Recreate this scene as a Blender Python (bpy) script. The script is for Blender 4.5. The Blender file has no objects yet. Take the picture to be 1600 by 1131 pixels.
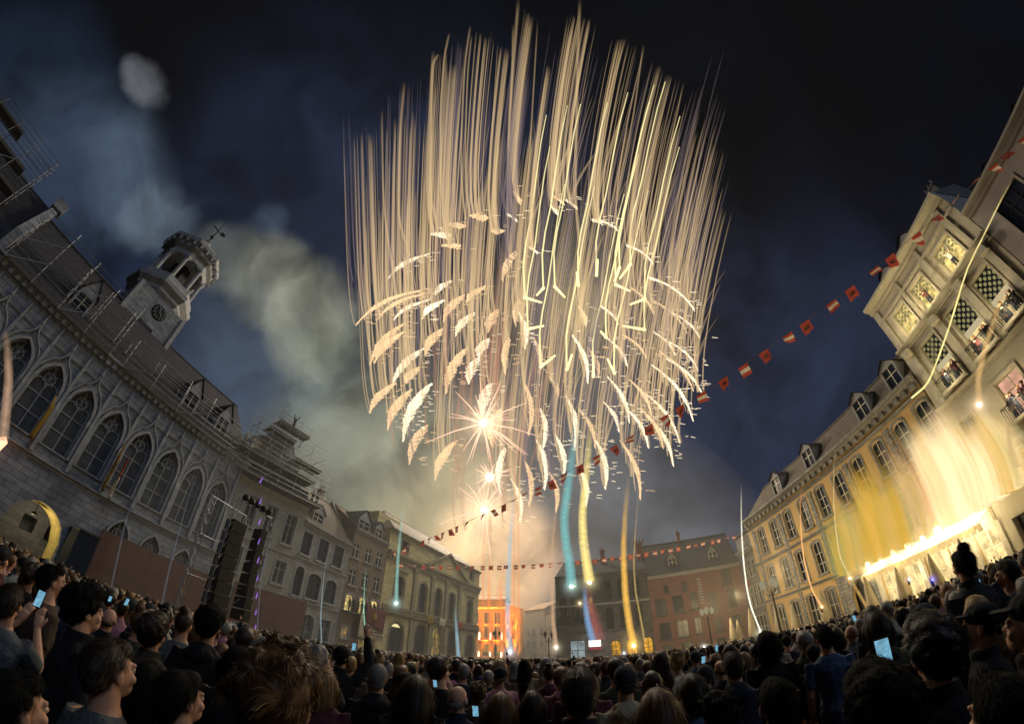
import bpy, bmesh, math, random
import numpy as np
from mathutils import Vector, Matrix, noise
R = random.Random(11)
HAZE = .00014
sc = bpy.context.scene
col = sc.collection
def lin(c):
    if isinstance(c, str):
        c = [int(c[i:i+2], 16) / 255 for i in (0, 2, 4)]
    return tuple((x / 12.92 if x <= .04045 else ((x + .055) / 1.055) ** 2.4) for x in c) + (1,)

# ------------------------------------------------------------------ camera (stereographic fisheye, tilted up)
FPX, PIT, ROL, EYE, G = 614.2, math.radians(41.24), math.radians(.813), 1.95, .12
fw = Vector((0, math.cos(PIT), math.sin(PIT))); up0 = Vector((0, -math.sin(PIT), math.cos(PIT))); rt0 = Vector((1, 0, 0))
cr_, sr_ = math.cos(ROL), math.sin(ROL)
rt = rt0 * cr_ + up0 * sr_; up = up0 * cr_ - rt0 * sr_
cd = bpy.data.cameras.new('camera'); cam = bpy.data.objects.new('camera', cd); col.objects.link(cam)
m = Matrix((rt, up, -fw)).transposed().to_4x4(); m.translation = Vector((0, 0, EYE)); cam.matrix_world = m
cd.type = 'PANO'; cd.sensor_fit = 'HORIZONTAL'; cd.sensor_width = 36; cd.sensor_height = 36 * 723 / 1024
cd.clip_start = .05; cd.clip_end = 3000
cy = cd
cy.panorama_type = 'FISHEYE_LENS_POLYNOMIAL'
cy.fisheye_fov = math.radians(200)
rr = np.linspace(.01, 24, 200); fm = FPX * 36 / 1600
A_ = np.stack([rr, rr**2, rr**3, rr**4], 1); k_ = np.linalg.lstsq(A_, 2 * np.arctan(rr / 2 / fm), rcond=None)[0]
cy.fisheye_polynomial_k0 = 0
for i in range(4): setattr(cy, 'fisheye_polynomial_k%d' % (i + 1), -float(k_[i]))
sc.camera = cam

# ------------------------------------------------------------------ exposure
sc.view_settings.view_transform = 'Standard'; sc.view_settings.look = 'None'
sc.view_settings.exposure = 0; sc.view_settings.gamma = 1
c_ = sc.cycles
c_.use_denoising = True
try: c_.denoiser = 'OPENIMAGEDENOISE'
except Exception: pass
c_.max_bounces = 4; c_.diffuse_bounces = 2; c_.glossy_bounces = 2; c_.transmission_bounces = 2
c_.volume_bounces = 0; c_.transparent_max_bounces = 48; c_.sample_clamp_indirect = 3; c_.sample_clamp_direct = 0
c_.caustics_reflective = False; c_.caustics_refractive = False

def ray(x, y):
    u, v = x - 800, 565.5 - y
    u, v = cr_ * u - sr_ * v, sr_ * u + cr_ * v
    r = max(math.hypot(u, v) / FPX, 1e-9); th = 2 * math.atan(r / 2)
    a, b, c = u / (r * FPX) * math.sin(th), v / (r * FPX) * math.sin(th), math.cos(th)
    return (rt0 * a + up0 * b + fw * c)
def at(x, y, D): return Vector((0, 0, EYE)) + ray(x, y) * D
def pxm(x, y, D):      # metres per photo pixel at distance D
    r = math.hypot(x - 800, y - 565.5) / FPX; th = 2 * math.atan(r / 2)
    return D / (FPX * (1 + math.tan(th / 2) ** 2))

# ------------------------------------------------------------------ night sky with drifting lit smoke
w = bpy.data.worlds.new('World'); sc.world = w; w.use_nodes = True
nt = w.node_tree; nt.nodes.clear(); N = nt.nodes.new; L = nt.links.new
out = N('ShaderNodeOutputWorld'); bg = N('ShaderNodeBackground'); L(bg.outputs[0], out.inputs[0])
tc = N('ShaderNodeTexCoord')
nz = N('ShaderNodeTexNoise'); nz.inputs['Scale'].default_value = 3.2; nz.inputs['Detail'].default_value = 5; nz.inputs['Roughness'].default_value = .55
L(tc.outputs['Generated'], nz.inputs['Vector'])
warp = N('ShaderNodeVectorMath'); warp.operation = 'SUBTRACT'; L(nz.outputs['Color'], warp.inputs[0]); warp.inputs[1].default_value = (.5, .5, .5)
wsc = N('ShaderNodeVectorMath'); wsc.operation = 'SCALE'; L(warp.outputs[0], wsc.inputs[0]); wsc.inputs['Scale'].default_value = .22
wad = N('ShaderNodeVectorMath'); wad.operation = 'ADD'; L(tc.outputs['Generated'], wad.inputs[0]); L(wsc.outputs[0], wad.inputs[1])
wnm = N('ShaderNodeVectorMath'); wnm.operation = 'NORMALIZE'; L(wad.outputs[0], wnm.inputs[0])
wsb = N('ShaderNodeVectorMath'); wsb.operation = 'SCALE'; L(warp.outputs[0], wsb.inputs[0]); wsb.inputs['Scale'].default_value = .17
wab = N('ShaderNodeVectorMath'); wab.operation = 'ADD'; L(tc.outputs['Generated'], wab.inputs[0]); L(wsb.outputs[0], wab.inputs[1])
wn2 = N('ShaderNodeVectorMath'); wn2.operation = 'NORMALIZE'; L(wab.outputs[0], wn2.inputs[0])
sky = N('ShaderNodeTexSky'); sky.sky_type = 'NISHITA'; sky.sun_disc = False; sky.sun_elevation = math.radians(1); sky.sun_rotation = math.radians(-20)
acc = None
def add_rgb(a, b):
    n = N('ShaderNodeVectorMath'); n.operation = 'ADD'; L(a, n.inputs[0]); L(b, n.inputs[1]); return n.outputs[0]
s0 = N('ShaderNodeVectorMath'); s0.operation = 'SCALE'; L(sky.outputs[0], s0.inputs[0]); s0.inputs['Scale'].default_value = .00006
acc = s0.outputs[0]
SKYB = [ # photo px, py, radius px, colour, softness, puffy
 (800, 100, 1800, '03060f', 1, 0), (60, 760, 720, '182238', 1, 0), (1250, 900, 700, '252c42', 1, 0), (600, 480, 520, '1a2234', 1, 0),
 (225, 138, 54, '6c6f76', 1, 2), (195, 275, 120, '353f4a', 1, 1), (90, 260, 180, '28323f', 1, 1), (50, 120, 180, '111926', 1, 1),
 (245, 330, 85, '454e50', 1, 1), (345, 400, 75, '545648', 1, 1), (425, 440, 95, '686754', 1, 1), (490, 505, 105, '6a6954', 1, 1), (560, 610, 170, '4c5044', 1, 1),
 (400, 560, 210, '2c322f', 1, 1), (640, 770, 230, '6c6a50', 1, 1), (720, 850, 180, '9c8862', 1, 1), (775, 870, 130, 'e8b480', 1, 0),
 (540, 740, 190, '55594c', 1, 1), (800, 640, 280, '3c382e', 1, 0), (880, 480, 200, '3c3624', 1, 0), (940, 860, 260, '484a48', 1, 0), (420, 345, 45, '323c48', 1, 2)]
for (x, y, r, c, s, pf) in SKYB:
    d = ray(x, y)
    rad = r * pxm(x, y, 1)
    dt = N('ShaderNodeVectorMath'); dt.operation = 'DOT_PRODUCT'
    L((wnm.outputs[0] if pf == 1 else tc.outputs['Generated'] if not pf else wn2.outputs[0]), dt.inputs[0]); dt.inputs[1].default_value = d
    mr = N('ShaderNodeMapRange'); mr.interpolation_type = 'SMOOTHERSTEP'
    L(dt.outputs['Value'], mr.inputs['Value']); mr.inputs['From Min'].default_value = math.cos(min(rad, 3)); mr.inputs['From Max'].default_value = math.cos(rad * (1 - s))
    sc_ = N('ShaderNodeVectorMath'); sc_.operation = 'SCALE'; sc_.inputs[0].default_value = lin(c)[:3]; L(mr.outputs[0], sc_.inputs['Scale'])
    acc = add_rgb(acc, sc_.outputs[0])
n2 = N('ShaderNodeTexNoise'); n2.inputs['Scale'].default_value = 5.5; n2.inputs['Detail'].default_value = 7; n2.inputs['Distortion'].default_value = .5
L(wad.outputs[0], n2.inputs['Vector']); mr2 = N('ShaderNodeMapRange'); L(n2.outputs[0], mr2.inputs['Value']); mr2.inputs['From Min'].default_value = .32; mr2.inputs['From Max'].default_value = .68; mr2.inputs['To Min'].default_value = .45; mr2.inputs['To Max'].default_value = 1.3
fin = N('ShaderNodeVectorMath'); fin.operation = 'SCALE'; L(acc, fin.inputs[0]); L(mr2.outputs[0], fin.inputs['Scale']); acc = fin.outputs[0]
L(acc, bg.inputs['Color']); bg.inputs['Strength'].default_value = 1.0

# ------------------------------------------------------------------ lights
def lamp(name, kind, loc, energy, color, radius=.3, **k):
    l = bpy.data.lights.new(name, kind); l.energy = energy; l.color = color
    if kind in ('POINT', 'SPOT'): l.shadow_soft_size = radius
    o = bpy.data.objects.new(name, l); col.objects.link(o); o.location = loc
    for a, b in k.items(): setattr(l, a, b)
    return o
sun = lamp('blue_fill_sun', 'SUN', (0, 0, 50), .44, (.6, .75, 1)); sun.data.angle = math.radians(28)  # added soft blue fill from behind the camera; no moon is in view
sun.rotation_euler = Vector((-.55, .5, -.62)).to_track_quat('-Z', 'Y').to_euler()
lamp('firework_light', 'POINT', at(757, 660, 112), 120000, (1, .86, .66), 2.5)
lamp('firework_light', 'POINT', at(765, 745, 112), 100000, (1, .84, .64), 1.5)
lamp('firework_light', 'POINT', at(757, 797, 112), 110000, (1, .78, .54), 1.5)
lamp('firework_light', 'POINT', at(900, 480, 100), 95000, (1, .92, .74), 12)
# ------------------------------------------------------------------ helpers
def tag(o, label=None, cat=None, group=None, kind=None):
    if label: o['label'] = label
    if cat: o['category'] = cat
    if group: o['group'] = group
    if kind: o['kind'] = kind
    return o
def empty(name, loc=(0, 0, 0), rz=0, label=None, cat=None, group=None, parent=None):
    o = bpy.data.objects.new(name, None); col.objects.link(o); o.location = loc; o.rotation_euler = (0, 0, rz)
    o.empty_display_size = .2
    if parent: o.parent = parent
    return tag(o, label, cat, group)
class MB:
    def __init__(s): s.v = []; s.f = []; s.m = []; s.mi = 0; s.c = []
    def add(s, vs, fs):
        b = len(s.v); s.v += [tuple(p) for p in vs]
        for f in fs: s.f.append(tuple(b + i for i in f)); s.m.append(s.mi)
    def box(s, x0, x1, y0, y1, z0, z1):
        s.add([(x, y, z) for z in (z0, z1) for y in (y0, y1) for x in (x0, x1)],
              [(0, 2, 3, 1), (4, 5, 7, 6), (0, 1, 5, 4), (2, 6, 7, 3), (0, 4, 6, 2), (1, 3, 7, 5)])
    def tube(s, pts, r, n=6, r2=None, cap=True):
        pts = [Vector(p) for p in pts]; k = len(pts)
        rad = r if isinstance(r, (list, tuple)) else [r] * k
        vs = []; prev = None
        for i, p in enumerate(pts):
            d = (pts[min(i + 1, k - 1)] - pts[max(i - 1, 0)])
            d = d.normalized() if d.length > 1e-9 else Vector((0, 0, 1))
            if prev is None:
                a = d.orthogonal().normalized()
            else:
                a = (prev - d * prev.dot(d)); a = a.normalized() if a.length > 1e-6 else d.orthogonal().normalized()
            prev = a; b = d.cross(a)
            for j in range(n):
                t = 2 * math.pi * j / n; vs.append(p + (a * math.cos(t) + b * math.sin(t)) * rad[i])
        fs = [(i * n + j, i * n + (j + 1) % n, (i + 1) * n + (j + 1) % n, (i + 1) * n + j) for i in range(k - 1) for j in range(n)]
        if cap: fs += [tuple(reversed(range(n))), tuple((k - 1) * n + j for j in range(n))]
        s.add(vs, fs)
    def strip(s, pts, widths, thick=.35, eye=Vector((0, 0, EYE)), fade=None):
        """glowing strand with a lens-shaped section: brightest along its core, thinning to nothing at its edges"""
        pts = [Vector(p) for p in pts]; k = len(pts); vs = []; s.c += [1.0] * (len(s.v) - len(s.c))
        for i, p in enumerate(pts):
            d = (pts[min(i + 1, k - 1)] - pts[max(i - 1, 0)]).normalized()
            v = (p - eye).normalized(); a = d.cross(v).normalized(); b = a.cross(d)
            w = widths[i] if isinstance(widths, (list, tuple)) else widths
            vs += [p + a * w / 2, p + b * w * thick / 2, p - a * w / 2, p - b * w * thick / 2]
            f = fade(i / (k - 1)) if fade else 1; s.c += ([f * .12, f, f * .12, f] if fade else [1] * 4)
        s.add(vs, [(i * 4 + j, i * 4 + (j + 1) % 4, i * 4 + 4 + (j + 1) % 4, i * 4 + 4 + j) for i in range(k - 1) for j in range(4)]
              + [(3, 2, 1, 0), tuple((k - 1) * 4 + j for j in range(4))])
    def lathe(s, prof, n=16, cx=0, cy=0, sx=1, sy=1, a0=0):
        vs = [(cx + r * sx * math.cos(a0 + 2 * math.pi * j / n), cy + r * sy * math.sin(a0 + 2 * math.pi * j / n), z) for r, z in prof for j in range(n)]
        k = len(prof)
        s.add(vs, [(i * n + j, i * n + (j + 1) % n, (i + 1) * n + (j + 1) % n, (i + 1) * n + j) for i in range(k - 1) for j in range(n)]
              + [tuple(reversed(range(n))), tuple((k - 1) * n + j for j in range(n))])
    def ball(s, c, r, n=12, k=8, rot=None):
        r = r if isinstance(r, (list, tuple)) else (r, r, r); vs = []
        for i in range(1, k):
            ph = math.pi * i / k
            for j in range(n):
                t = 2 * math.pi * j / n; vs.append(Vector((r[0] * math.sin(ph) * math.cos(t), r[1] * math.sin(ph) * math.sin(t), -r[2] * math.cos(ph))))
        vs += [Vector((0, 0, -r[2])), Vector((0, 0, r[2]))]
        if rot: vs = [rot @ v for v in vs]
        vs = [v + Vector(c) for v in vs]; a, b = len(vs) - 2, len(vs) - 1
        fs = [(i * n + j, i * n + (j + 1) % n, (i + 1) * n + (j + 1) % n, (i + 1) * n + j) for i in range(k - 2) for j in range(n)]
        fs += [(a, (j + 1) % n, j) for j in range(n)] + [(b, (k - 2) * n + j, (k - 2) * n + (j + 1) % n) for j in range(n)]
        s.add(vs, fs)
    def prism(s, poly, y0, y1):   # polygon in x,z extruded along y
        n = len(poly); vs = [(x, y0, z) for x, z in poly] + [(x, y1, z) for x, z in poly]
        s.add(vs, [tuple(range(n)), tuple(reversed(range(n, 2 * n)))] + [(i, n + i, n + (i + 1) % n, (i + 1) % n) for i in range(n)])
    def prismx(s, poly, x0, x1):  # polygon in y,z extruded along x
        n = len(poly); vs = [(x0, y, z) for y, z in poly] + [(x1, y, z) for y, z in poly]
        s.add(vs, [tuple(range(n)), tuple(reversed(range(n, 2 * n)))] + [(i, n + i, n + (i + 1) % n, (i + 1) % n) for i in range(n)])
    def cone(s, a, b, r0, r1, n=8): s.tube([a, b], [r0, r1], n)
    def build(s, name, mat, parent=None, smooth=False, loc=None, fix=True):
        me = bpy.data.meshes.new(name); me.from_pydata(s.v, [], s.f)
        for x in (mat if isinstance(mat, list) else [mat]): me.materials.append(x)
        if isinstance(mat, list): me.polygons.foreach_set('material_index', s.m)
        if fix and len(s.f) < 60000:
            bm = bmesh.new(); bm.from_mesh(me); bmesh.ops.recalc_face_normals(bm, faces=bm.faces); bm.to_mesh(me); bm.free()
        if s.c:
            s.c += [1.0] * (len(s.v) - len(s.c)); at_ = me.attributes.new('glow', 'FLOAT', 'POINT'); at_.data.foreach_set('value', s.c)
        if smooth: me.polygons.foreach_set('use_smooth', [True] * len(me.polygons))
        o = bpy.data.objects.new(name, me); col.objects.link(o)
        if parent: o.parent = parent
        if loc: o.location = loc
        return o
# ------------------------------------------------------------------ materials
def mat(name, c, rough=.8, c2=None, scale=3, bump=0, metal=0, spec=.3, detail=6, stretch=(1, 1, 1), coord='Object', brick=None, rand=0):
    m = bpy.data.materials.new(name); m.use_nodes = True; t = m.node_tree; b = t.nodes['Principled BSDF']
    b.inputs['Roughness'].default_value = rough; b.inputs['Metallic'].default_value = metal
    b.inputs['Specular IOR Level'].default_value = spec
    c = c if isinstance(c, tuple) else lin(c)
    b.inputs['Base Color'].default_value = c if len(c) == 4 else c + (1,)
    src = None
    tcn = t.nodes.new('ShaderNodeTexCoord'); mp = t.nodes.new('ShaderNodeMapping'); mp.inputs['Scale'].default_value = stretch
    t.links.new(tcn.outputs[coord], mp.inputs[0])
    n = t.nodes.new('ShaderNodeTexNoise'); n.inputs['Scale'].default_value = scale; n.inputs['Detail'].default_value = detail
    n.inputs['Roughness'].default_value = .65; t.links.new(mp.outputs[0], n.inputs['Vector'])
    hgt = n.outputs[0]
    if c2 is not None:
        c2 = c2 if isinstance(c2, tuple) else lin(c2)
        r = t.nodes.new('ShaderNodeValToRGB'); r.color_ramp.elements[0].position = .36; r.color_ramp.elements[1].position = .66
        r.color_ramp.elements[0].color = c if len(c) == 4 else c + (1,); r.color_ramp.elements[1].color = c2 if len(c2) == 4 else c2 + (1,)
        t.links.new(n.outputs[0], r.inputs[0]); src = r.outputs[0]
    if brick:
        bw, bh, mortar, mc = brick
        cb = t.nodes.new('ShaderNodeCombineXYZ'); sp = t.nodes.new('ShaderNodeSeparateXYZ'); t.links.new(tcn.outputs[coord], sp.inputs[0])
        ad = t.nodes.new('ShaderNodeMath'); ad.operation = 'ADD'; t.links.new(sp.outputs[0], ad.inputs[0]); t.links.new(sp.outputs[1], ad.inputs[1])
        t.links.new(ad.outputs[0], cb.inputs[0]); t.links.new(sp.outputs[2], cb.inputs[1])
        bk = t.nodes.new('ShaderNodeTexBrick'); t.links.new(cb.outputs[0], bk.inputs['Vector']); bk.inputs['Scale'].default_value = 1
        bk.inputs['Brick Width'].default_value = bw; bk.inputs['Row Height'].default_value = bh; bk.inputs['Mortar Size'].default_value = mortar
        bk.inputs['Mortar'].default_value = lin(mc) if isinstance(mc, str) else mc
        for q in ('Color1', 'Color2'):
            if src: 
                hs = t.nodes.new('ShaderNodeHueSaturation'); hs.inputs['Value'].default_value = 1.12 if q == 'Color1' else .8
                t.links.new(src, hs.inputs['Color']); t.links.new(hs.outputs[0], bk.inputs[q])
            else: bk.inputs[q].default_value = b.inputs['Base Color'].default_value
        src = bk.outputs['Color']
    if src: t.links.new(src, b.inputs['Base Color'])
    if bump:
        bp = t.nodes.new('ShaderNodeBump'); bp.inputs['Strength'].default_value = bump; bp.inputs['Distance'].default_value = .05
        t.links.new(hgt, bp.inputs['Height']); t.links.new(bp.outputs[0], b.inputs['Normal'])
    return m
def emit(name, c, s=1, alpha=1, noise_=0, nscale=2, grad=False, stretch=(1, 1, 1)):
    m = bpy.data.materials.new(name); m.use_nodes = True; t = m.node_tree; t.nodes.clear()
    o = t.nodes.new('ShaderNodeOutputMaterial'); e = t.nodes.new('ShaderNodeEmission'); e.inputs[0].default_value = lin(c); e.inputs[1].default_value = s
    val = None
    if noise_:
        tcn = t.nodes.new('ShaderNodeTexCoord'); mp = t.nodes.new('ShaderNodeMapping'); mp.inputs['Scale'].default_value = stretch
        t.links.new(tcn.outputs['Object'], mp.inputs[0]); n = t.nodes.new('ShaderNodeTexNoise'); n.inputs['Scale'].default_value = nscale; n.inputs['Detail'].default_value = 4
        t.links.new(mp.outputs[0], n.inputs[0]); r = t.nodes.new('ShaderNodeMapRange'); r.inputs['From Min'].default_value = .35; r.inputs['From Max'].default_value = .65
        r.inputs['To Min'].default_value = 1 - noise_; r.inputs['To Max'].default_value = 1; t.links.new(n.outputs[0], r.inputs[0]); val = r.outputs[0]
    if grad:
        an = t.nodes.new('ShaderNodeAttribute'); an.attribute_name = 'glow'
        if val: m1 = t.nodes.new('ShaderNodeMath'); m1.operation = 'MULTIPLY'; t.links.new(an.outputs['Fac'], m1.inputs[0]); t.links.new(val, m1.inputs[1]); val = m1.outputs[0]
        else: val = an.outputs['Fac']
    if alpha < 1 or grad:
        tr = t.nodes.new('ShaderNodeBsdfTransparent'); mx = t.nodes.new('ShaderNodeMixShader'); mx.inputs[0].default_value = alpha
        t.links.new(tr.outputs[0], mx.inputs[1]); t.links.new(e.outputs[0], mx.inputs[2]); t.links.new(mx.outputs[0], o.inputs[0])
        if val:
            ml = t.nodes.new('ShaderNodeMath'); ml.operation = 'MULTIPLY'; ml.inputs[1].default_value = alpha; t.links.new(val, ml.inputs[0]); t.links.new(ml.outputs[0], mx.inputs[0])
    else:
        t.links.new(e.outputs[0], o.inputs[0])
        if val:
            ml = t.nodes.new('ShaderNodeMath'); ml.operation = 'MULTIPLY'; ml.inputs[1].default_value = s; t.links.new(val, ml.inputs[0]); t.links.new(ml.outputs[0], e.inputs[1])
    try: m.cycles.emission_sampling = 'NONE'
    except Exception: pass
    return m
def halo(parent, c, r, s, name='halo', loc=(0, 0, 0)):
    # lamp glow imitated by nested self-lit balls, brightest in the middle
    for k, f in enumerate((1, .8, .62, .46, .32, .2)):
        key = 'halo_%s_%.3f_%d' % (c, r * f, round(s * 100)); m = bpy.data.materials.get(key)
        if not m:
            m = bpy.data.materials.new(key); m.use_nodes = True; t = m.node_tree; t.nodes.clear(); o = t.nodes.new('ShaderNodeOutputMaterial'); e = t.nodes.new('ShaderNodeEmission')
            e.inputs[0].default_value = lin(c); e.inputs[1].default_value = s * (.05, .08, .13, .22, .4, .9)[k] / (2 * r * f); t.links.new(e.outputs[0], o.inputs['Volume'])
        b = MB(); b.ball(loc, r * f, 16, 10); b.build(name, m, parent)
M = dict(
 gothic=mat('weathered_blue_stone', '6a717e', .9, '8f9296', .9, .5, brick=(1.1, .42, .02, '4c4e50')),
 gtrim=mat('pale_stone_trim', '7c818a', .85, '9c9d9e', 2, .4),
 mesh_net=mat('scaffold_sheet', '80827e', .9, '98968c', 1.2, .5),
 slate=mat('roof_slate', '2b2b33', .8, '3d3b42', 2, .3, brick=(.35, .22, .012, '1c1c22')),
 tile=mat('clay_roof_tile', '565049', .85, '6a6156', 2, .4, brick=(.3, .22, .015, '453a30')),
 tile2=mat('brown_roof_tile', '57493f', .85, '6e5b4c', 2, .4, brick=(.3, .22, .015, '352c26')),
 hoard=mat('brown_hoarding', '58423c', .85, '664d45', .6, .1),
 dark=mat('dark_metal', '1c1e22', .5, metal=.3),
 steel=mat('scaffold_steel', '9a9c9e', .4, '70737a', 4, metal=.6),
 deck=mat('scaffold_plank', '4e4c48', .9, '63605a', 5, .3),
 theatre=mat('theatre_stone', 'b0a67e', .85, 'c6ba8c', .8, .3, brick=(1.4, .5, .012, '6f6a55')),
 ttrim=mat('theatre_trim', '7e7864', .8, '989076', 2, .3),
 brown=mat('brown_brick', '66584a', .9, '7d6b58', 1.5, .4, brick=(.25, .09, .012, '857d70')),
 grey=mat('grey_render', '77777a', .85, '8e8c88', .8, .3, brick=(1.2, .45, .012, '555559')),
 redbrick=mat('red_brick', '6a4644', .9, '7e5450', 1.2, .4, brick=(.25, .09, .012, '6f5d58')),
 darkst=mat('soot_stone', '42434a', .9, '5b5a5c', 1.2, .4, brick=(1, .4, .012, '33343a')),
 yellow=mat('ochre_render', 'a88f62', .85, 'b99f70', .7, .2),
 ytrim=mat('blue_stone_quoin', '6f7172', .85, '8a8a86', 2, .4, brick=(.8, .34, .02, '505254')),
 white=mat('pale_grey_render', 'a8a392', .75, 'b8b2a0', .6, .15),
 wtrim=mat('pale_stone_moulding', 'b8b4a4', .7, 'a39f90', 3, .2),
 beige=mat('beige_render', 'a09a96', .85, '8e8987', .7, .3),
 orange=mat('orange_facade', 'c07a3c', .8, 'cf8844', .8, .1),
 far=mat('distant_facade', '34322f', .9, '403d38', .6),
 glass=mat('dark_glass', '1a202c', .15, '2a3240', .6, spec=.6),
 glass2=mat('leaded_glass', '24282f', .35, '3a3e44', 3, .3, spec=.5), printed=mat('printed_sheet_glass', '3a3f47', .8, '50555a', 2, .3, spec=.2),
 frame=mat('grey_window_frame', '8d8d86', .6), framew=mat('white_window_frame', 'c9c6b8', .5), framed=mat('dark_window_frame', '26262a', .5),
 paving=mat('cobbled_square', '2e2e31', .7, '45444a', 3, .5, brick=(.14, .12, .012, '1d1d20')),
 canvas=mat('cream_canvas', 'b8b09a', .85, 'a59d88', 4, .5, stretch=(1, 1, .15)),
 awn=mat('cream_awning', 'd8ccaa', .8, 'c8bb98', 3),
 black=mat('speaker_black', '0c0c0e', .6), iron=mat('lamp_iron', '15171b', .5, metal=.5),
 redcloth=mat('red_flag_cloth', 'b04a3c', .8, 'c05c4c', 5, .3), whitecloth=mat('white_flag_cloth', 'e6ddc8', .8, 'd6ccb4', 5, .3),
 string=mat('cord', '8a8a86', .8), gold=mat('yellow_flag_cloth', 'b8974a', .8, '9a7c38', 4), dullred=mat('faded_red_cloth', '6e3a34', .85, '5a3030', 4), bluecloth=mat('dark_blue_cloth', '1c2634', .8),
 lit=emit('lit_window', 'ffe08a', 1.35, noise_=.75, nscale=2.2), lit2=emit('lit_interior', 'ffdf9a', 1.3, noise_=.6, nscale=1.5),
 litdim=emit('dim_lit_window', 'd6b468', .5, noise_=.9, nscale=1.6), litor=emit('amber_window', 'ffb838', .95, noise_=.7, nscale=1.5),
 litpink=emit('pink_room_light', 'ffc0a0', 1.1, noise_=.5, nscale=.9), bulb=emit('lamp_globe_glow', 'fff2cf', 6), globe=emit('dim_globe_glow', 'b9b290', .55),  # globe: its paleness is put in as weak emission
 screen=emit('phone_screen', 'a8dcf0', 1.3, noise_=.5, nscale=30), flash=emit('phone_flash', 'f4fbff', 12),
)
for k in ('redcloth', 'whitecloth', 'gold', 'canvas'):   # thin cloth lets light through
    t = M[k].node_tree; b = t.nodes['Principled BSDF']; tl = t.nodes.new('ShaderNodeBsdfTranslucent'); mx = t.nodes.new('ShaderNodeMixShader'); mx.inputs[0].default_value = .45
    src = b.inputs['Base Color'].links[0].from_socket; t.links.new(src, tl.inputs[0]); t.links.new(b.outputs[0], mx.inputs[1]); t.links.new(tl.outputs[0], mx.inputs[2]); t.links.new(mx.outputs[0], t.nodes['Material Output'].inputs[0])
# ------------------------------------------------------------------ facades
FC = dict(TH=((-33, 3), (-25.2, 31)), SC=((-25.2, 31), (-21.2, 38)), B2=((-21.2, 38), (-18.9, 46.9)), BR=((-18.9, 46.9), (-16.5, 53.8)),
 TR=((-16.5, 53.8), (-5.8, 82)), DK=((6.2, 56.4), (18, 53)), RD=((18, 53), (29.9, 49.5)), GR=((29.95, 49.4), (29.75, 45.5)),
 YE=((29.7, 45.5), (29.4, 16.3)), WH=((29.4, 16.3), (28.2, 5.4)), GY=((28.2, 5.4), (27, -8)), OF=((-9.2, 100.4), (-.8, 98.4)), OR2=((-.8, 98.4), (3.9, 109)))
def fang(k): (ax, ay), (bx, by) = FC[k]; return math.atan2(by - ay, bx - ax)
def floc(k, s, d, z):  # facade coordinates -> world
    (ax, ay), _ = FC[k]; a = fang(k); return Vector((ax + s * math.cos(a) - d * math.sin(a), ay + s * math.sin(a) + d * math.cos(a), z))
def arc(kind, t):      # 0..1 -> 0..1
    x = abs(2 * t - 1)
    if kind == 'g': return math.sqrt(max(0, 1 - ((x + 1) / 2) ** 2)) / math.sqrt(.75)
    return math.sqrt(max(0, 1 - x * x))
def opening(h):        # (s0,s1,z0,z1,kind,rise)
    s0, s1, z0, z1 = h[:4]; k = h[4] if len(h) > 4 else 'r'; r = h[5] if len(h) > 5 else ((s1 - s0) * (.5 if k == 'a' else .85) if k != 'r' else 0)
    return s0, s1, z0, z1, k, r
def outline(h, inset=0, n=12):
    s0, s1, z0, z1, k, r = opening(h); s0 += inset; s1 -= inset; z0 += inset; z1 -= inset
    if k == 'r': return [(s0, z0), (s1, z0), (s1, z1), (s0, z1)]
    return [(s0, z0), (s1, z0)] + [(s1 + (s0 - s1) * i / n, z1 - r + r * arc(k, i / n)) for i in range(n + 1)]
def wall_mb(mb, x0, x1, z0, z1, holes, rev=.3):
    hs = [opening(h) for h in holes]
    xs = sorted({x0, x1} | {v for h in hs for v in h[:2]}); zs = sorted({z0, z1} | {v for h in hs for v in h[2:4]})
    for a, b in zip(xs, xs[1:]):
        run = None
        for c, d in zip(zs, zs[1:]):
            mx, mz = (a + b) / 2, (c + d) / 2
            hole = any(h[0] < mx < h[1] and h[2] < mz < h[3] for h in hs)
            if hole:
                if run is not None: mb.add([(a, 0, run), (b, 0, run), (b, 0, c), (a, 0, c)], [(0, 1, 2, 3)]); run = None
            elif run is None: run = c
        if run is not None: mb.add([(a, 0, run), (b, 0, run), (b, 0, z1), (a, 0, z1)], [(0, 1, 2, 3)])
    for h, hr in zip(hs, holes):
        s0, s1, a, b, k, r = h; pts = outline(hr); n = len(pts)
        mb.add([(x, 0, z) for x, z in pts] + [(x, rev, z) for x, z in pts], [(i, (i + 1) % n, n + (i + 1) % n, n + i) for i in range(n)])
        if k != 'r':
            ar = pts[2:]
            for p, q in zip(ar, ar[1:]):
                mb.add([(p[0], 0, p[1]), (q[0], 0, q[1]), (q[0], 0, b), (p[0], 0, b)], [(0, 1, 2, 3)])
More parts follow.
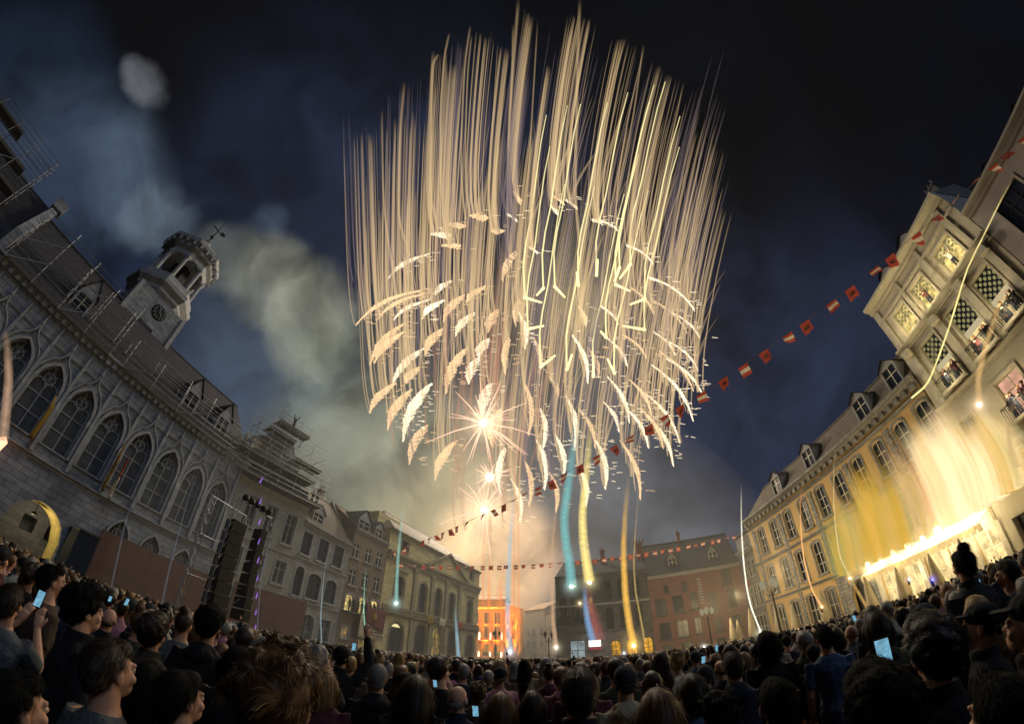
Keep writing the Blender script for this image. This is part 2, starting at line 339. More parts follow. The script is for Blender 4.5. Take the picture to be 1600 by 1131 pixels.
def window(parent, h, nx=2, nz=2, fr='frame', pane='glass', rev=.3, bar=.06, surround=None, sill=None, sproud=.06, sw=.16, tracery=False, name='window', pname='pane'):
    s0, s1, z0, z1, k, r = opening(h); mb = MB(); y0, y1 = rev - .11, rev - .03
    o = outline(h); i_ = outline(h, bar); n = len(o)
    mb.add([(x, y0, z) for x, z in o] + [(x, y0, z) for x, z in i_] + [(x, y1, z) for x, z in i_],
           [(j, (j + 1) % n, n + (j + 1) % n, n + j) for j in range(n)] + [(n + j, n + (j + 1) % n, 2 * n + (j + 1) % n, 2 * n + j) for j in range(n)])
    for j in range(1, nx):
        x = s0 + (s1 - s0) * j / nx; zt = z1 if k == 'r' else z1 - r + r * arc(k, j / nx)
        mb.box(x - bar * .45, x + bar * .45, y0 + .004, y1 - .004, z0 + bar, zt - bar * .6)
    for j in range(1, nz):
        z = z0 + (z1 - r * (k != 'r') * .6 - z0) * (j / nz if nz != 2 else .66)
        for q in range(nx):
            a, b = s0 + (s1 - s0) * q / nx + bar * .5, s0 + (s1 - s0) * (q + 1) / nx - bar * .5
            mb.box(a, b, y0 + .01, y1 - .01, z - bar * .4, z + bar * .4)
    if tracery:
        cx, cz, rr_ = (s0 + s1) / 2, z1 - r * .62, (s1 - s0) * .2
        mb.tube([(cx + rr_ * math.cos(t * math.pi / 8), y0 - .02, cz + rr_ * math.sin(t * math.pi / 8)) for t in range(17)], bar * .5, 5)
        for q in range(4):
            t = math.pi / 4 + q * math.pi / 2; mb.tube([(cx, y0 - .02, cz), (cx + rr_ * 1.5 * math.cos(t), y0 - .02, cz + rr_ * 1.5 * math.sin(t))], bar * .4, 4)
        for sg in (-1, 1):
            mb.tube([(cx + sg * (s1 - s0) * .25 * (1 - math.cos(t * math.pi / 6)) , y0 - .015, z1 - r - .1 + .5 * math.sin(t * math.pi / 6)) for t in range(7)], bar * .5, 5)
    w_ = mb.build(name, M[fr], parent)
    p = MB(); p.add([(x, y1 - .02, z) for x, z in i_], [tuple(range(n))]); p.build(pname, M[pane], w_)
    if surround:
        q = MB(); e = [(x, z) for x, z in o]; cx = (s0 + s1) / 2; 
        big = []
        for x, z in e:
            if k == 'r': big.append((x + (sw if x > cx else -sw), z + (sw if z > (z0 + z1) / 2 else -sw * .5)))
            else: big.append((cx + (x - cx) * (1 + 2 * sw / (s1 - s0)), z + (sw if z > z1 - r - .01 else -sw * .5)))
        q.add([(x, -sproud, z) for x, z in e] + [(x, -sproud, z) for x, z in big] + [(x, .001, z) for x, z in big] + [(x, .02, z) for x, z in e],
              [(j, (j + 1) % n, n + (j + 1) % n, n + j) for j in range(n)] + [(n + j, n + (j + 1) % n, 2 * n + (j + 1) % n, 2 * n + j) for j in range(n)] +
              [(j, 3 * n + j, 3 * n + (j + 1) % n, (j + 1) % n) for j in range(n)])
        q.build('surround', M[surround], w_)
    if sill:
        q = MB(); q.box(s0 - .2, s1 + .2, -.22, rev - .12, z0 - .2, z0 - .005); q.build('sill', M[sill], w_)
    return w_
def cornice(parent, x0, x1, z, h=.5, proj=.5, m='gtrim', name='cornice', dent=0):
    mb = MB(); mb.prismx([(0.005, z), (-proj * .3, z), (-proj * .35, z + h * .35), (-proj * .8, z + h * .6), (-proj, z + h * .7), (-proj, z + h), (.005, z + h)], x0, x1)
    if dent:
        n = int((x1 - x0) / dent)
        for i in range(n):
            x = x0 + (i + .5) * (x1 - x0) / n; mb.box(x - dent * .25, x + dent * .25, -proj * .62, -proj * .2, z - .08, z + h * .45)
    return mb.build(name, M[m], parent)
def building(key, name, label, x0, x1, z1, holes, wm, depth=10, cat='building', z0=0):
    (ax, ay), _ = FC[key]; root = empty(name, (ax, ay, 0), fang(key), label, cat)
    mb = MB(); wall_mb(mb, x0, x1, z0, z1, holes)
    mb.add([(x0, 0, z0), (x0, depth, z0), (x0, depth, z1), (x0, 0, z1)], [(0, 1, 2, 3)])
    mb.add([(x1, 0, z0), (x1, depth, z0), (x1, depth, z1), (x1, 0, z1)], [(0, 1, 2, 3)])
    mb.add([(x0, depth, z0), (x1, depth, z0), (x1, depth, z1), (x0, depth, z1)], [(0, 1, 2, 3)])
    mb.add([(x0, 0, z1), (x1, 0, z1), (x1, depth, z1), (x0, depth, z1)], [(0, 1, 2, 3)])
    mb.build('wall', M[wm], root, fix=False)
    return root
def gable_roof(parent, x0, x1, z, rz, depth, m, over=.35, ry=None, hipl=0, hipr=0, name='roof'):
    ry = depth / 2 if ry is None else ry; mb = MB(); z += .012
    v = [(x0, -over, z), (x1, -over, z), (x1, depth + over, z), (x0, depth + over, z), (x0 + hipl, ry, rz), (x1 - hipr, ry, rz)]
    mb.add(v, [(0, 1, 5, 4), (2, 3, 4, 5), (3, 0, 4), (1, 2, 5), (3, 2, 1, 0)])
    mb.tube([v[4], v[5]], .12, 5)
    return mb.build(name, M[m], parent)
def dormer(parent, x, z, w=1.2, h=1.5, y=.6, back=2.6, wm='framew', rm='slate', lit='glass', gable=.6):
    mb = MB(); x0, x1 = x - w / 2, x + w / 2
    mb.box(x0, x0 + .16, y, y + back, z, z + h); mb.box(x1 - .16, x1, y, y + back, z, z + h); mb.box(x0 + .16, x1 - .16, y, y + .3, z, z + .25); mb.box(x0 + .16, x1 - .16, y, y + .3, z + h - .15, z + h)
    mb.prism([(x0, z + h + .004), (x1, z + h + .004), (x, z + h + gable)], y + .02, y + .3)
    d = mb.build('dormer', M[wm], parent)
    r = MB(); g = gable
    r.add([(x0 - .18, y - .15, z + h - .05), (x, y - .15, z + h + g + .08), (x1 + .18, y - .15, z + h - .05), (x0 - .18, y + back, z + h - .05), (x, y + back, z + h + g + .08), (x1 + .18, y + back, z + h - .05)], [(0, 1, 4, 3), (1, 2, 5, 4)])
    r.build('roof', M[rm], d)
    q = MB(); q.add([(x0 + .16, y + .16, z + .25), (x1 - .16, y + .16, z + .25), (x1 - .16, y + .16, z + h - .15), (x0 + .16, y + .16, z + h - .15)], [(0, 1, 2, 3)])
    q.mi = 0; q.build('pane', M[lit], d)
    b = MB(); b.box(x - .04, x + .04, y + .1, y + .15, z + .25, z + h - .15); b.box(x0 + .16, x - .045, y + .1, y + .15, z + h * .6, z + h * .6 + .06); b.box(x + .045, x1 - .16, y + .1, y + .15, z + h * .6, z + h * .6 + .06); b.build('glazing_bar', M['framew'], d)
    return d
def chimney(parent, x, y, z0, z1, w=.7, m='brown', pots=2):
    mb = MB(); mb.box(x - w / 2, x + w / 2, y - .3, y + .3, z0, z1); mb.box(x - w / 2 - .08, x + w / 2 + .08, y - .38, y + .38, z1 + .003, z1 + .18)
    for i in range(pots): px_ = x + (i - (pots - 1) / 2) * w * .5; mb.tube([(px_, y, z1 + .18), (px_, y, z1 + .7)], [.13, .1], 8)
    return mb.build('chimney', M[m], parent)
def balcony(parent, x0, x1, z, proj=.9, m='iron', slab='gtrim', h=.95, step=.16):
    mb = MB(); mb.box(x0, x1, -proj, .0 - .004, z - .2, z); b = mb.build('balcony', M[slab], parent)
    r = MB(); r.box(x0, x1, -proj, -proj + .05, z + h, z + h + .05)
    for q in (x0, x1 - .05): r.box(q, q + .05, -proj + .055, -.01, z + h, z + h + .05)
    n = int((x1 - x0) / step)
    for i in range(n + 1): x = x0 + .02 + (x1 - x0 - .04) * i / n; r.box(x - .015, x + .015, -proj + .01, -proj + .04, z + .003, z + h - .003)
    r.box(x0, x1, -proj + .003, -proj + .04, z + .12, z + .15) if False else None
    r.build('railing', M[m], b); return b
def scaffold(name, label, key, x0, x1, y0, y1, levels, step=2.4, base=None, top=None, decks=(), group='scaffolds around the town hall roof'):
    (ax, ay), _ = FC[key]; root = empty(name, (ax, ay, 0), fang(key), label, 'scaffold', group)
    base = levels[0] if base is None else base; top = levels[-1] + 1.2 if top is None else top
    n = max(1, round((x1 - x0) / step)); rs = .035
    for i in range(n + 1):
        x = x0 + (x1 - x0) * i / n
        for y in (y0, y1):
            t = MB(); t.tube([(x, y, base - .1), (x, y, top + R.uniform(-.3, .5))], rs, 5); t.build('upright', M['steel'], root)
    for z in levels:
        for dz in (0, .55, 1.05):
            for y in (y0, y1):
                t = MB(); t.tube([(x0 - .3, y - .07, z + dz + .05), (x1 + .3, y - .07, z + dz + .05)], rs * .8, 5); t.build('rail', M['steel'], root)
        for i in range(n + 1): t = MB(); x = x0 + (x1 - x0) * i / n; t.tube([(x + .07, y0 - .2, z + .02), (x + .07, y1 + .2, z + .02)], rs * .8, 5); t.build('cross_tube', M['steel'], root)
    for z, a, b in decks:
        t = MB(); t.box(a, b, y0 + .05, y1 - .05, z + .08, z + .14); t.box(a, b, y0 - .02, y0 + .03, z + .145, z + .32); t.build('deck', M['deck'], root)
    for i in range(0, n, 2):
        xa, xb = x0 + (x1 - x0) * i / n, x0 + (x1 - x0) * (i + 1) / n
        for z, zb in zip(levels, levels[1:]): t = MB(); t.tube([(xa, y0 - .1, z), (xb, y0 - .1, zb)], rs * .8, 5); t.build('brace', M['steel'], root)
    return root
# ------------------------------------------------------------------ ground
mb = MB(); mb.add([(-400, -400, G), (400, -400, G), (400, 400, G), (-400, 400, G)], [(0, 1, 2, 3)])
tag(mb.build('ground', M['paving']), kind='structure')

# ------------------------------------------------------------------ town hall (gothic, sheeted, roof under repair)
gw = [2.9 - 2.72 + .0 + 2.72 * i for i in range(-2, 11)]
hol = [(c - .98, c + .98, 8.1, 12.95, 'g') for c in gw]
gate = (12.9, 17.0, 0, 4.95, 'a', 2.0)
doors = [(19.6, 21.4, 0, 6.3, 'g'), (22.4, 24.2, 0, 6.3, 'g'), (25.4, 27.2, 0, 6.3, 'g'), (8.2, 10.4, 0, 6.2, 'g'), (4.2, 6.4, 0, 6.2, 'g'), (.2, 2.4, 0, 6.2, 'g')]
th = building('TH', 'town_hall', 'long gothic town hall with a row of tall pointed windows under a steep dark roof', -12, 29.4, 15.75, hol + [gate] + doors, 'gothic', 12, 'town hall')
for i, h in enumerate(hol): window(th, h, 2, 3, 'gtrim', 'printed', .45, .09, 'gtrim', None, .16, .2, True)
for h in doors: window(th, h, 2, 2, 'gtrim', 'printed', .4, .09, 'gtrim', None, .14, .16, True)
mb = MB()   # ogee hood moulds and pinnacles over the windows
for c in gw:
    for sg in (-1, 1):
        mb.tube([(c + sg * x, -.14, z) for x, z in ((1.32, 11.2), (1.3, 11.8), (1.1, 12.5), (.75, 13.05), (.35, 13.35), (.12, 13.8), (0, 14.5))], .07, 5)
    mb.cone((c, -.16, 14.3), (c, -.16, 15.0), .14, .02, 6)
    b = c + 1.36
    mb.prismx([(-.34, 7.3), (-.34, 10.4), (-.22, 10.9), (-.22, 13.6), (-.004, 13.6), (-.004, 7.3)], b - .13, b + .13)
    mb.cone((b, -.15, 13.6), (b, -.15, 15.2), .16, .02, 4)
mb.build('moulding', M['gtrim'], th)
cornice(th, -12, 29.4, 15.3, .62, .5, 'gtrim', 'parapet', .6)
cornice(th, -12, 29.4, 6.95, .3, .3, 'gtrim', 'string_course')
cornice(th, -12, 29.4, 13.75, .16, .14, 'gtrim', 'string_course')
gable_roof(th, 3.2, 29.35, 15.95, 23.4, 12, 'slate', .1, 6, .1, .1)
mb = MB(); mb.box(2.6, 3.25, .2, 11.8, 15.92, 18); mb.prismx([(.3, 18.003), (6, 24.6), (11.7, 18.003)], 2.6, 3.25); mb.box(2.4, 3.5, 5.4, 6.6, 24.3, 25.3); mb.build('gable_wall', M['gothic'], th)
mb = MB(); mb.box(-12, 2.55, 3.2, 11, 15.92, 19.2); mb.build('attic', M['darkst'], th)
gable_roof(th, -12, 2.5, 19.2, 24.5, 11, 'slate', -3.2, 7)
for x in (9.5, 21.6, 25.6): dormer(th, x, 16.6, 1.5, 2.2, .9, 3.4, 'gtrim', 'slate', 'glass', 1.6)
# lantern tower on the roof
tx, ty = 15.6, 8.3
t = MB(); t.box(tx - 2.85, tx + 2.85, ty - 2.85, ty + 2.85, 15.9, 26.3)
tb = t.build('tower', M['gothic'], th)
def octa(r): return [(r * math.cos(math.pi / 8 + k * math.pi / 4), r * math.sin(math.pi / 8 + k * math.pi / 4)) for k in range(8)]
t = MB(); t.lathe([(3.05, 26.3), (3.4, 26.7), (3.4, 27.0), (3.9, 27.5), (3.95, 28.0), (3.6, 28.3), (3.5, 28.9), (2.9, 28.95)], 8, tx, ty, a0=math.pi / 8)
t.build('gallery', M['gtrim'], tb)
t = MB()
for k in range(8):
    a = math.pi / 8 + k * math.pi / 4; cx, cy_ = tx + 2.75 * math.cos(a), ty + 2.75 * math.sin(a)
    t.lathe([(.34, 28.9), (.34, 29.2), (.24, 29.3), (.21, 32.1), (.34, 32.3), (.34, 32.5)], 8, cx, cy_)
t.build('column', M['gtrim'], tb)
for k in range(8):   # arched openings between the columns
    a0, a1 = math.pi / 8 + k * math.pi / 4, math.pi / 8 + (k + 1) * math.pi / 4
    p0, p1 = Vector((tx + 2.62 * math.cos(a0), ty + 2.62 * math.sin(a0), 0)), Vector((tx + 2.62 * math.cos(a1), ty + 2.62 * math.sin(a1), 0)); n_ = 10
    for off in (0,):
        vs = []
        for i in range(n_ + 1):
            f = i / n_; p = p0.lerp(p1, f); x = abs(2 * f - 1); zz = 31.6 + .95 * math.sqrt(max(0, 1 - x * x)) if x < .96 else 31.2
            vs += [(p.x, p.y, min(zz, 32.55)), (p.x, p.y, 33.0)]
        t2 = MB(); t2.add(vs, [(2 * i, 2 * i + 1, 2 * i + 3, 2 * i + 2) for i in range(n_)]); o = t2.build('arch', M['gtrim'], tb)
        sm_ = o.modifiers.new('thickness', 'SOLIDIFY'); sm_.thickness = .35; sm_.offset = 0
t = MB(); t.lathe([(1.1, 28.9), (1.1, 33)], 8, tx, ty); t.build('lantern_core', M['black'], tb)
t = MB(); t.lathe([(2.85, 32.55), (2.9, 33.3), (3.3, 33.6), (3.35, 34.0), (3.75, 34.3), (3.8, 34.8), (3.3, 35.1), (2.6, 35.9), (1.5, 36.5), (.5, 36.9), (.42, 37.6), (.6, 37.9), (.1, 38.3)], 8, tx, ty, a0=math.pi / 8)
for k in range(24): a = k * math.pi / 12; t.box(tx + 3.5 * math.cos(a) - .12, tx + 3.5 * math.cos(a) + .12, ty + 3.5 * math.sin(a) - .12, ty + 3.5 * math.sin(a) + .12, 33.75, 34.3)
t.build('cupola', M['gtrim'], tb)
t = MB(); t.tube([(tx, ty, 38.2), (tx, ty, 43)], [.1, .03], 6); t.box(tx - .9, tx + .9, ty - .03, ty + .03, 40.6, 40.75); t.box(tx + .5, tx + 1.1, ty - .04, ty + .04, 40.76, 41.2); t.ball((tx, ty, 39.2), .25, 8, 6); t.build('weather_vane', M['iron'], tb)
def clock(parent, x, y, z, r, nx_, ny_):
    n = Vector((nx_, ny_, 0)); s = Vector((-ny_, nx_, 0)) if True else 0; c = Vector((x, y, z)); U = Vector((0, 0, 1))
    f = MB(); k = 28; f.add([c + n * .1 + (s * math.cos(2 * math.pi * i / k) + U * math.sin(2 * math.pi * i / k)) * r for i in range(k)] + [c + (s * math.cos(2 * math.pi * i / k) + U * math.sin(2 * math.pi * i / k)) * (r + .12) for i in range(k)],
        [tuple(range(k))] + [(i, (i + 1) % k, k + (i + 1) % k, k + i) for i in range(k)])
    o = f.build('clock_face', M['black'], parent); h = MB()
    for i in range(12):
        a = math.pi / 6 * i; d = s * math.sin(a) + U * math.cos(a); h.tube([c + n * .12 + d * r * .72, c + n * .12 + d * r * .95], .05, 4)
    h.build('hour_markings', M['gtrim'], o)
    for a, l, ww in ((2.2, .55, .06), (-.35, .8, .045)): h = MB(); d = s * math.sin(a) + U * math.cos(a); h.tube([c + n * .14, c + n * .14 + d * r * l], ww, 4); h.build('clock_hand', M['gtrim'], o)
clock(tb, tx + .3, ty - 2.86, 24.9, .72, 0, -1); clock(tb, tx + 2.86, ty, 24.9, .72, 1, 0)
for (z0_, z1_) in ((17.6, 19.9), (21.0, 23.0)):
    f = MB(); f.add([(tx - .7, ty - 2.93, z0_), (tx + .7, ty - 2.93, z0_), (tx + .7, ty - 2.93, z1_), (tx - .7, ty - 2.93, z1_)], [(0, 1, 2, 3)]); f.box(tx - .85, tx - .703, ty - 2.99, ty - 2.86, z0_, z1_); f.box(tx + .703, tx + .85, ty - 2.99, ty - 2.86, z0_, z1_)
    f.build('louvre', M['slate'], tb)
for sx in (-1, 1):
    f = MB(); f.box(tx + sx * 2.86 - .2, tx + sx * 2.86 + .2, ty - 3.05, ty - 2.6, 15.9, 26.2); f.build('buttress', M['gtrim'], tb)
# lit passage behind the gate
mb = MB(); mb.add([(12.9, .45, 0), (12.9, 2.4, 0), (12.9, 2.4, 3), (12.9, .45, 3)], [(0, 1, 2, 3)]); mb.add([(17, .45, 0), (17, 2.4, 0), (17, 2.4, 3), (17, .45, 3)], [(0, 1, 2, 3)])
n_ = 14; vs = [(12.9 + 4.1 * i / n_, y, 2.95 + 2.0 * arc('a', i / n_)) for i in range(n_ + 1) for y in (.3, 2.4)]
mb.add(vs, [(2 * i, 2 * i + 1, 2 * i + 3, 2 * i + 2) for i in range(n_)]);
mb.build('gate_passage', mat('passage_stone', 'c8b878', .85, 'b0a068', 2, .3), th)
lm = lamp('passage_lamp', 'POINT', floc('TH', 15, 1.4, 3.9), 130, (1, .8, .42), .12); lamp('courtyard_lamp', 'POINT', floc('TH', 17, 5.5, 5), 160, (1, .86, .6), .3)
mb = MB(); wall_mb(mb, 8, 29, 0, 8, [(16.4, 17.6, 3.2, 4.4), (18.6, 19.8, 3.2, 4.4), (20.8, 22, 3.2, 4.4), (23, 24.2, 3.2, 4.4)]); o = mb.build('courtyard_wall', M['grey'], th, fix=False); o.location = (0, 9.2, 0)
mb = MB(); mb.tube([(15, 1.4, 4.0), (15, 1.4, 4.9)], .03, 5); mb.lathe([(.05, 4.32), (.2, 4.25), (.2, 4.1)], 8, 15, 1.4); mb.build('hanging_lamp', M['iron'], th)
# banners and flags on the front
for (s, z, hh, m_, rot, lab) in ((11.9, 10.4, 2.9, 'gold', .45, 'narrow yellow banner hanging furthest left between the gothic windows'), (17.6, 10.6, 3.4, 'gold', .4, 'yellow banner hanging beside the middle gothic windows'), (18.3, 9.9, 3.0, 'redcloth', .35, 'red and white flag drooping next to the larger yellow banner')):
    b = MB(); b.tube([(s, -.2, z - .2), (s - .3, -2.2, z + .5)], .03, 6); tgt = empty('flag', floc('TH', 0, 0, 0), fang('TH'), lab, 'flag', 'banners on the town hall front')
    b.build('pole', M['steel'], tgt)
    def cloth(z_a, z_b, mm, dx=0):
        c = MB(); n1, n2 = 8, 8; vs = []
        for i in range(n1 + 1):
            for j in range(n2 + 1):
                f, g = i / n1, j / n2; zz = z + .4 - hh * (z_a + (z_b - z_a) * f); tot = z_a + (z_b - z_a) * f
                vs.append((s - .05 + rot * (g - .5) * (1 - .25 * tot) + .08 * math.sin(g * 7 + f * 3), -1.3 + (g - .5) * .9 * (1 - .35 * tot) + .12 * math.sin(g * 9 + tot * 5), zz - .35 * g))
        c.add(vs, [(i * (n2 + 1) + j, i * (n2 + 1) + j + 1, (i + 1) * (n2 + 1) + j + 1, (i + 1) * (n2 + 1) + j) for i in range(n1) for j in range(n2)])
        o = c.build('cloth', M[mm], tgt, True); q = o.modifiers.new('thickness', 'SOLIDIFY'); q.thickness = .01
    if m_ == 'redcloth': cloth(0, .55, 'redcloth'); cloth(.56, 1, 'whitecloth')
    else: cloth(0, 1, m_)
# scaffolds
scaffold('scaffold', 'long low scaffold of rails along the town hall parapet left of the tower', 'TH', 3.5, 13.2, -.6, 1.0, (15.6, 17.4, 19.2), 2.4, decks=[(15.6, 3.5, 13.2)])
scaffold('scaffold', 'low scaffold along the parapet right of the clock tower', 'TH', 14.5, 28.6, -.6, 1.0, (15.6, 17.3), 2.8, decks=[(15.6, 14.5, 28.6)])
scaffold('scaffold', 'tall scaffold tower at the upper left edge of the photo', 'TH', -8, .4, 2.6, 4.0, (20.6, 22.4, 24.2), 2.1, base=16, top=25.3, decks=[(20.6, -6, .3), (22.4, -7.6, -.6), (24.2, -8, -3)])
# hoarding, container
hb = empty('hoarding', floc('TH', 18.7, -1.6, 0), fang('TH'), 'brown board hoarding with pale base along the foot of the town hall', 'hoarding')
mb = MB(); 
for i in range(6): mb.box(i * 2.0 + .012, i * 2.0 + 1.99, 0, .08, 1.35, 5.05 + .05 * (i % 2))
mb.build('board', M['hoard'], hb); mb = MB()
for i in range(6): mb.box(i * 2.0 + .02, i * 2.0 + 1.98, -.35, .25, .12, 1.3)
mb.build('base', M['grey'], hb); mb = MB(); mb.box(7.4, 7.95, -.02, -.004, 2.9, 3.3); mb.build('notice', M['gold'], hb); mb = MB()
for i in range(7): mb.box(i * 2.0 - .04, i * 2 + .04, .1, .2, .12, 5.3)
mb.build('post', M['steel'], hb)
ct = empty('site_container', floc('TH', 17.15, -1.9, 0), fang('TH'), 'dark site container standing between the lit gate and the hoarding', 'container')
mb = MB(); mb.box(0, 1.5, 0, 2.4, .15, 4.3)
for i in range(10): mb.box(.05 + i * .145, .12 + i * .145, -.04, -.003, .3, 4.15)
mb.build('shell', M['bluecloth'], ct); mb = MB(); mb.box(-.04, 1.54, -.08, 2.45, 4.303, 4.42); mb.build('roof', M['dark'], ct)
# glowing lamp at the left edge
lf = empty('wall_lantern', floc('TH', 10.6, -1.1, -.6), fang('TH'), 'glowing orange pink lantern on the town hall wall at the left edge', 'lantern')
mb = MB(); mb.tube([(0, 1.1, 7.6), (0, 0, 7.75)], .04, 6); mb.build('bracket', M['iron'], lf)
mb = MB(); mb.lathe([(.16, 6.7), (.3, 7.35), (.05, 7.6)], 6); mb.build('glass', emit('lantern_glow', 'ffb08c', 2.2), lf)

# ------------------------------------------------------------------ stepped-gable annex under scaffold
hs = [(1.5, 2.7, 10.5, 13.3), (3.8, 4.95, 10.3, 13.25), (6.1, 7.3, 10.2, 13.25), (1.4, 2.6, 6.2, 8.45), (3.8, 5.0, 6.2, 8.45), (6.2, 7.4, 6.3, 8.5)]
an = building('SC', 'gabled_annex', 'grey sheeted annex with stepped gable and paired cross windows beside the town hall', .05, 8.35, 14.7, hs, 'mesh_net', 11, 'building')
for h in hs: window(an, h, 2, 2, 'frame', 'glass', .22, .1, 'gtrim', 'gtrim')
mb = MB(); mb.prism([(-1.5, 14.71), (8.2, 14.71), (8.2, 16.4), (7.3, 16.4), (7.3, 18.0), (6.3, 18.0), (6.3, 19.6), (5.3, 19.6), (4.6, 21.0), (2.4, 21.3), (1.4, 20.0), (.2, 19.4), (-.6, 18.4), (-1.5, 17.6)], .9, 1.5); mb.build('stepped_gable', M['gothic'], an)
mb = MB(); mb.prism([(-1.4, 14.72), (8.1, 14.72), (3.4, 21)], 1.52, 11); mb.build('roof', M['slate'], an)
mb = MB(); mb.box(.3, 1.3, .82, .895, 18.1, 19.2); mb.build('panel', M['whitecloth'], an)
mb = MB(); mb.add([(-.2, .2, 14.9), (8, .2, 14.9), (8, .2, 16.3), (-.2, .2, 16.3)], [(0, 1, 2, 3)]); mb.build('debris_net', M['bluecloth'], an)
cornice(an, .1, 8.3, 9.1, .18, .16, 'gtrim', 'string_course')
scaffold('scaffold', 'stepped scaffold wrapped around the annex gable with spectators on its decks', 'SC', -2.5, 8.9, -1.3, .5, (14.75, 16.7), 1.9, top=18.0, decks=[(14.75, -.2, 9.1), (16.7, -1.6, 7.4)])
scaffold('scaffold', 'middle scaffold stage on the annex gable', 'SC', -.5, 7.9, -.9, .6, (18.4, 20.0), 1.8, base=16.8, top=20.6, decks=[(18.4, 4.6, 8.1), (20.0, .6, 4.0)])
scaffold('scaffold', 'topmost small scaffold stage with a flag waver on the annex gable', 'SC', 1.6, 5.4, -.7, .8, (21.4,), 1.2, base=20.3, top=22.8, decks=[(21.4, 1.5, 5.5)])
hb = empty('hoarding', floc('SC', 1.8, -2.2, 0), fang('SC'), 'dull red board hoarding right of the speaker tower', 'hoarding')
mb = MB(); [mb.box(i * 1.5 + .01, i * 1.5 + 1.49, 0, .08, .12, 5.2) for i in range(5)]; mb.build('board', M['hoard'], hb)
mb = MB(); [mb.box(i * 1.5 - .04, i * 1.5 + .04, .1, .18, .12, 5.4) for i in range(6)]; mb.build('post', M['steel'], hb)

# ------------------------------------------------------------------ three bay stone house
hs = [(.5, 2.0, 9.95, 12.3), (3.2, 4.9, 10.0, 12.4), (5.95, 7.75, 10.1, 12.5), (.65, 1.95, 5.8, 8.7, 'a', .5), (2.75, 4.85, 5.9, 8.5, 'a', .5), (5.7, 7.7, 6.0, 8.5, 'a', .5), (.7, 2.1, 1.4, 4.8), (3.0, 5.0, .2, 4.3, 'a', .8), (5.9, 7.8, 1.2, 4.2)]
b2 = building('B2', 'stone_house', 'grey stone house with tall arched first floor windows and a hipped tile roof', .05, 9.15, 13.2, hs, 'grey')
for i, h in enumerate(hs): window(b2, h, 2, 2, 'framed' if i < 6 else 'frame', 'glass', .25, .07, 'gtrim', 'gtrim' if i < 6 else None)
cornice(b2, .06, 9.1, 12.85, .4, .45, 'gtrim'); cornice(b2, .06, 9.1, 9.3, .25, .2, 'gtrim', 'string_course'); cornice(b2, .06, 9.1, 5.2, .25, .2, 'gtrim', 'string_course')
gable_roof(b2, .3, 9.1, 13.25, 18.6, 9.5, 'tile', .3, 4.6, .2, .15); dormer(b2, 2.5, 13.5, 1.9, 1.5, .3, 3, 'gtrim', 'slate', 'glass', .9)
mb = MB(); mb.prismx([(.2, 13.26), (4.6, 19.2), (9.3, 13.26)], 9.0, 9.35); mb.build('gable_wall', M['tile'], b2); chimney(b2, 6.8, 4.8, 17.5, 19.6, .9)
# ------------------------------------------------------------------ brown brick house with balcony party
hs = [(.2, 1.6, 12.1, 13.9), (2.75, 4.15, 12.15, 14), (5.1, 6.5, 12.2, 14.1), (.4, 1.85, 8.8, 10.75), (2.9, 4.3, 8.9, 10.85), (5.4, 6.8, 8.95, 10.95), (.5, 1.95, 5.75, 7.7, 'a', .35), (3.0, 4.5, 5.75, 7.8, 'a', .35), (5.45, 6.95, 5.75, 7.85, 'a', .35), (.7, 1.95, 2.7, 4.0), (4.0, 6.2, .2, 2.9)]
br = building('BR', 'brick_house', 'brown brick house with three floors of white cross windows and a crowded balcony', .05, 7.25, 15.6, hs, 'brown')
for i, h in enumerate(hs): window(br, h, 2, 2, 'framew', 'lit' if i in (6, 7, 8) else ('litdim' if i > 8 else 'glass'), .22, .09, 'gtrim' if i > 5 else None, 'gtrim')
cornice(br, .06, 7.2, 15.3, .35, .35, 'gtrim'); balcony(br, .1, 7.2, 5.7, 1.1, 'iron', 'darkst')
gable_roof(br, .1, 7.2, 15.65, 19, 9, 'tile2', .3, 4.5)
for x, w_ in ((1.7, 2.4), (5.0, 1.7)): dormer(br, x, 15.7, w_, 1.5, .15, 4.2, 'gtrim', 'slate', 'glass', 1.3 if x < 3 else .9)
bn = empty('banner', floc('BR', 0, 0, 0), fang('BR'), 'cream banner with rows of writing hung under the crowded brick house balcony', 'banner')
def sheet(x0, x1, zt0, zt1, zb0, zb1, y, m_, name, wav=.08, par=None, n=14, k=6):
    vs = [];
    for i in range(n + 1):
        f = i / n
        for j in range(k + 1):
            g = j / k; zt = zt0 + (zt1 - zt0) * f - .12 * math.sin(math.pi * f); zb = zb0 + (zb1 - zb0) * f; vs.append((x0 + (x1 - x0) * f, y + wav * math.sin(f * 17 + g * 2), zt + (zb - zt) * g))
    c = MB(); c.add(vs, [(i * (k + 1) + j, (i + 1) * (k + 1) + j, (i + 1) * (k + 1) + j + 1, i * (k + 1) + j + 1) for i in range(n) for j in range(k)])
    o = c.build(name, M[m_], par, True); q = o.modifiers.new('thickness', 'SOLIDIFY'); q.thickness = .012; return o
sheet(2.3, 7.2, 5.6, 5.6, 3.0, 2.9, -1.25, 'whitecloth', 'cloth', par=bn)
c = MB()
for r_, (xa, xb) in enumerate(((2.6, 4.4), (3.0, 6.9), (3.4, 6.9), (3.6, 6.8))):
    x = xa
    while x < xb: ww = R.uniform(.1, .32); c.box(x, x + ww, -1.38, -1.362, 4.55 - r_ * .38, 4.68 - r_ * .38); x += ww + .1
c.build('writing_lines', M['bluecloth'], bn)
bn2 = empty('flag', floc('BR', 0, 0, 0), fang('BR'), 'red flag with a pale crest draped over the brick house balcony rail', 'flag'); sheet(3.0, 6.7, 6.75, 6.75, 4.9, 3.9, -1.5, 'dullred', 'cloth', .12, bn2)
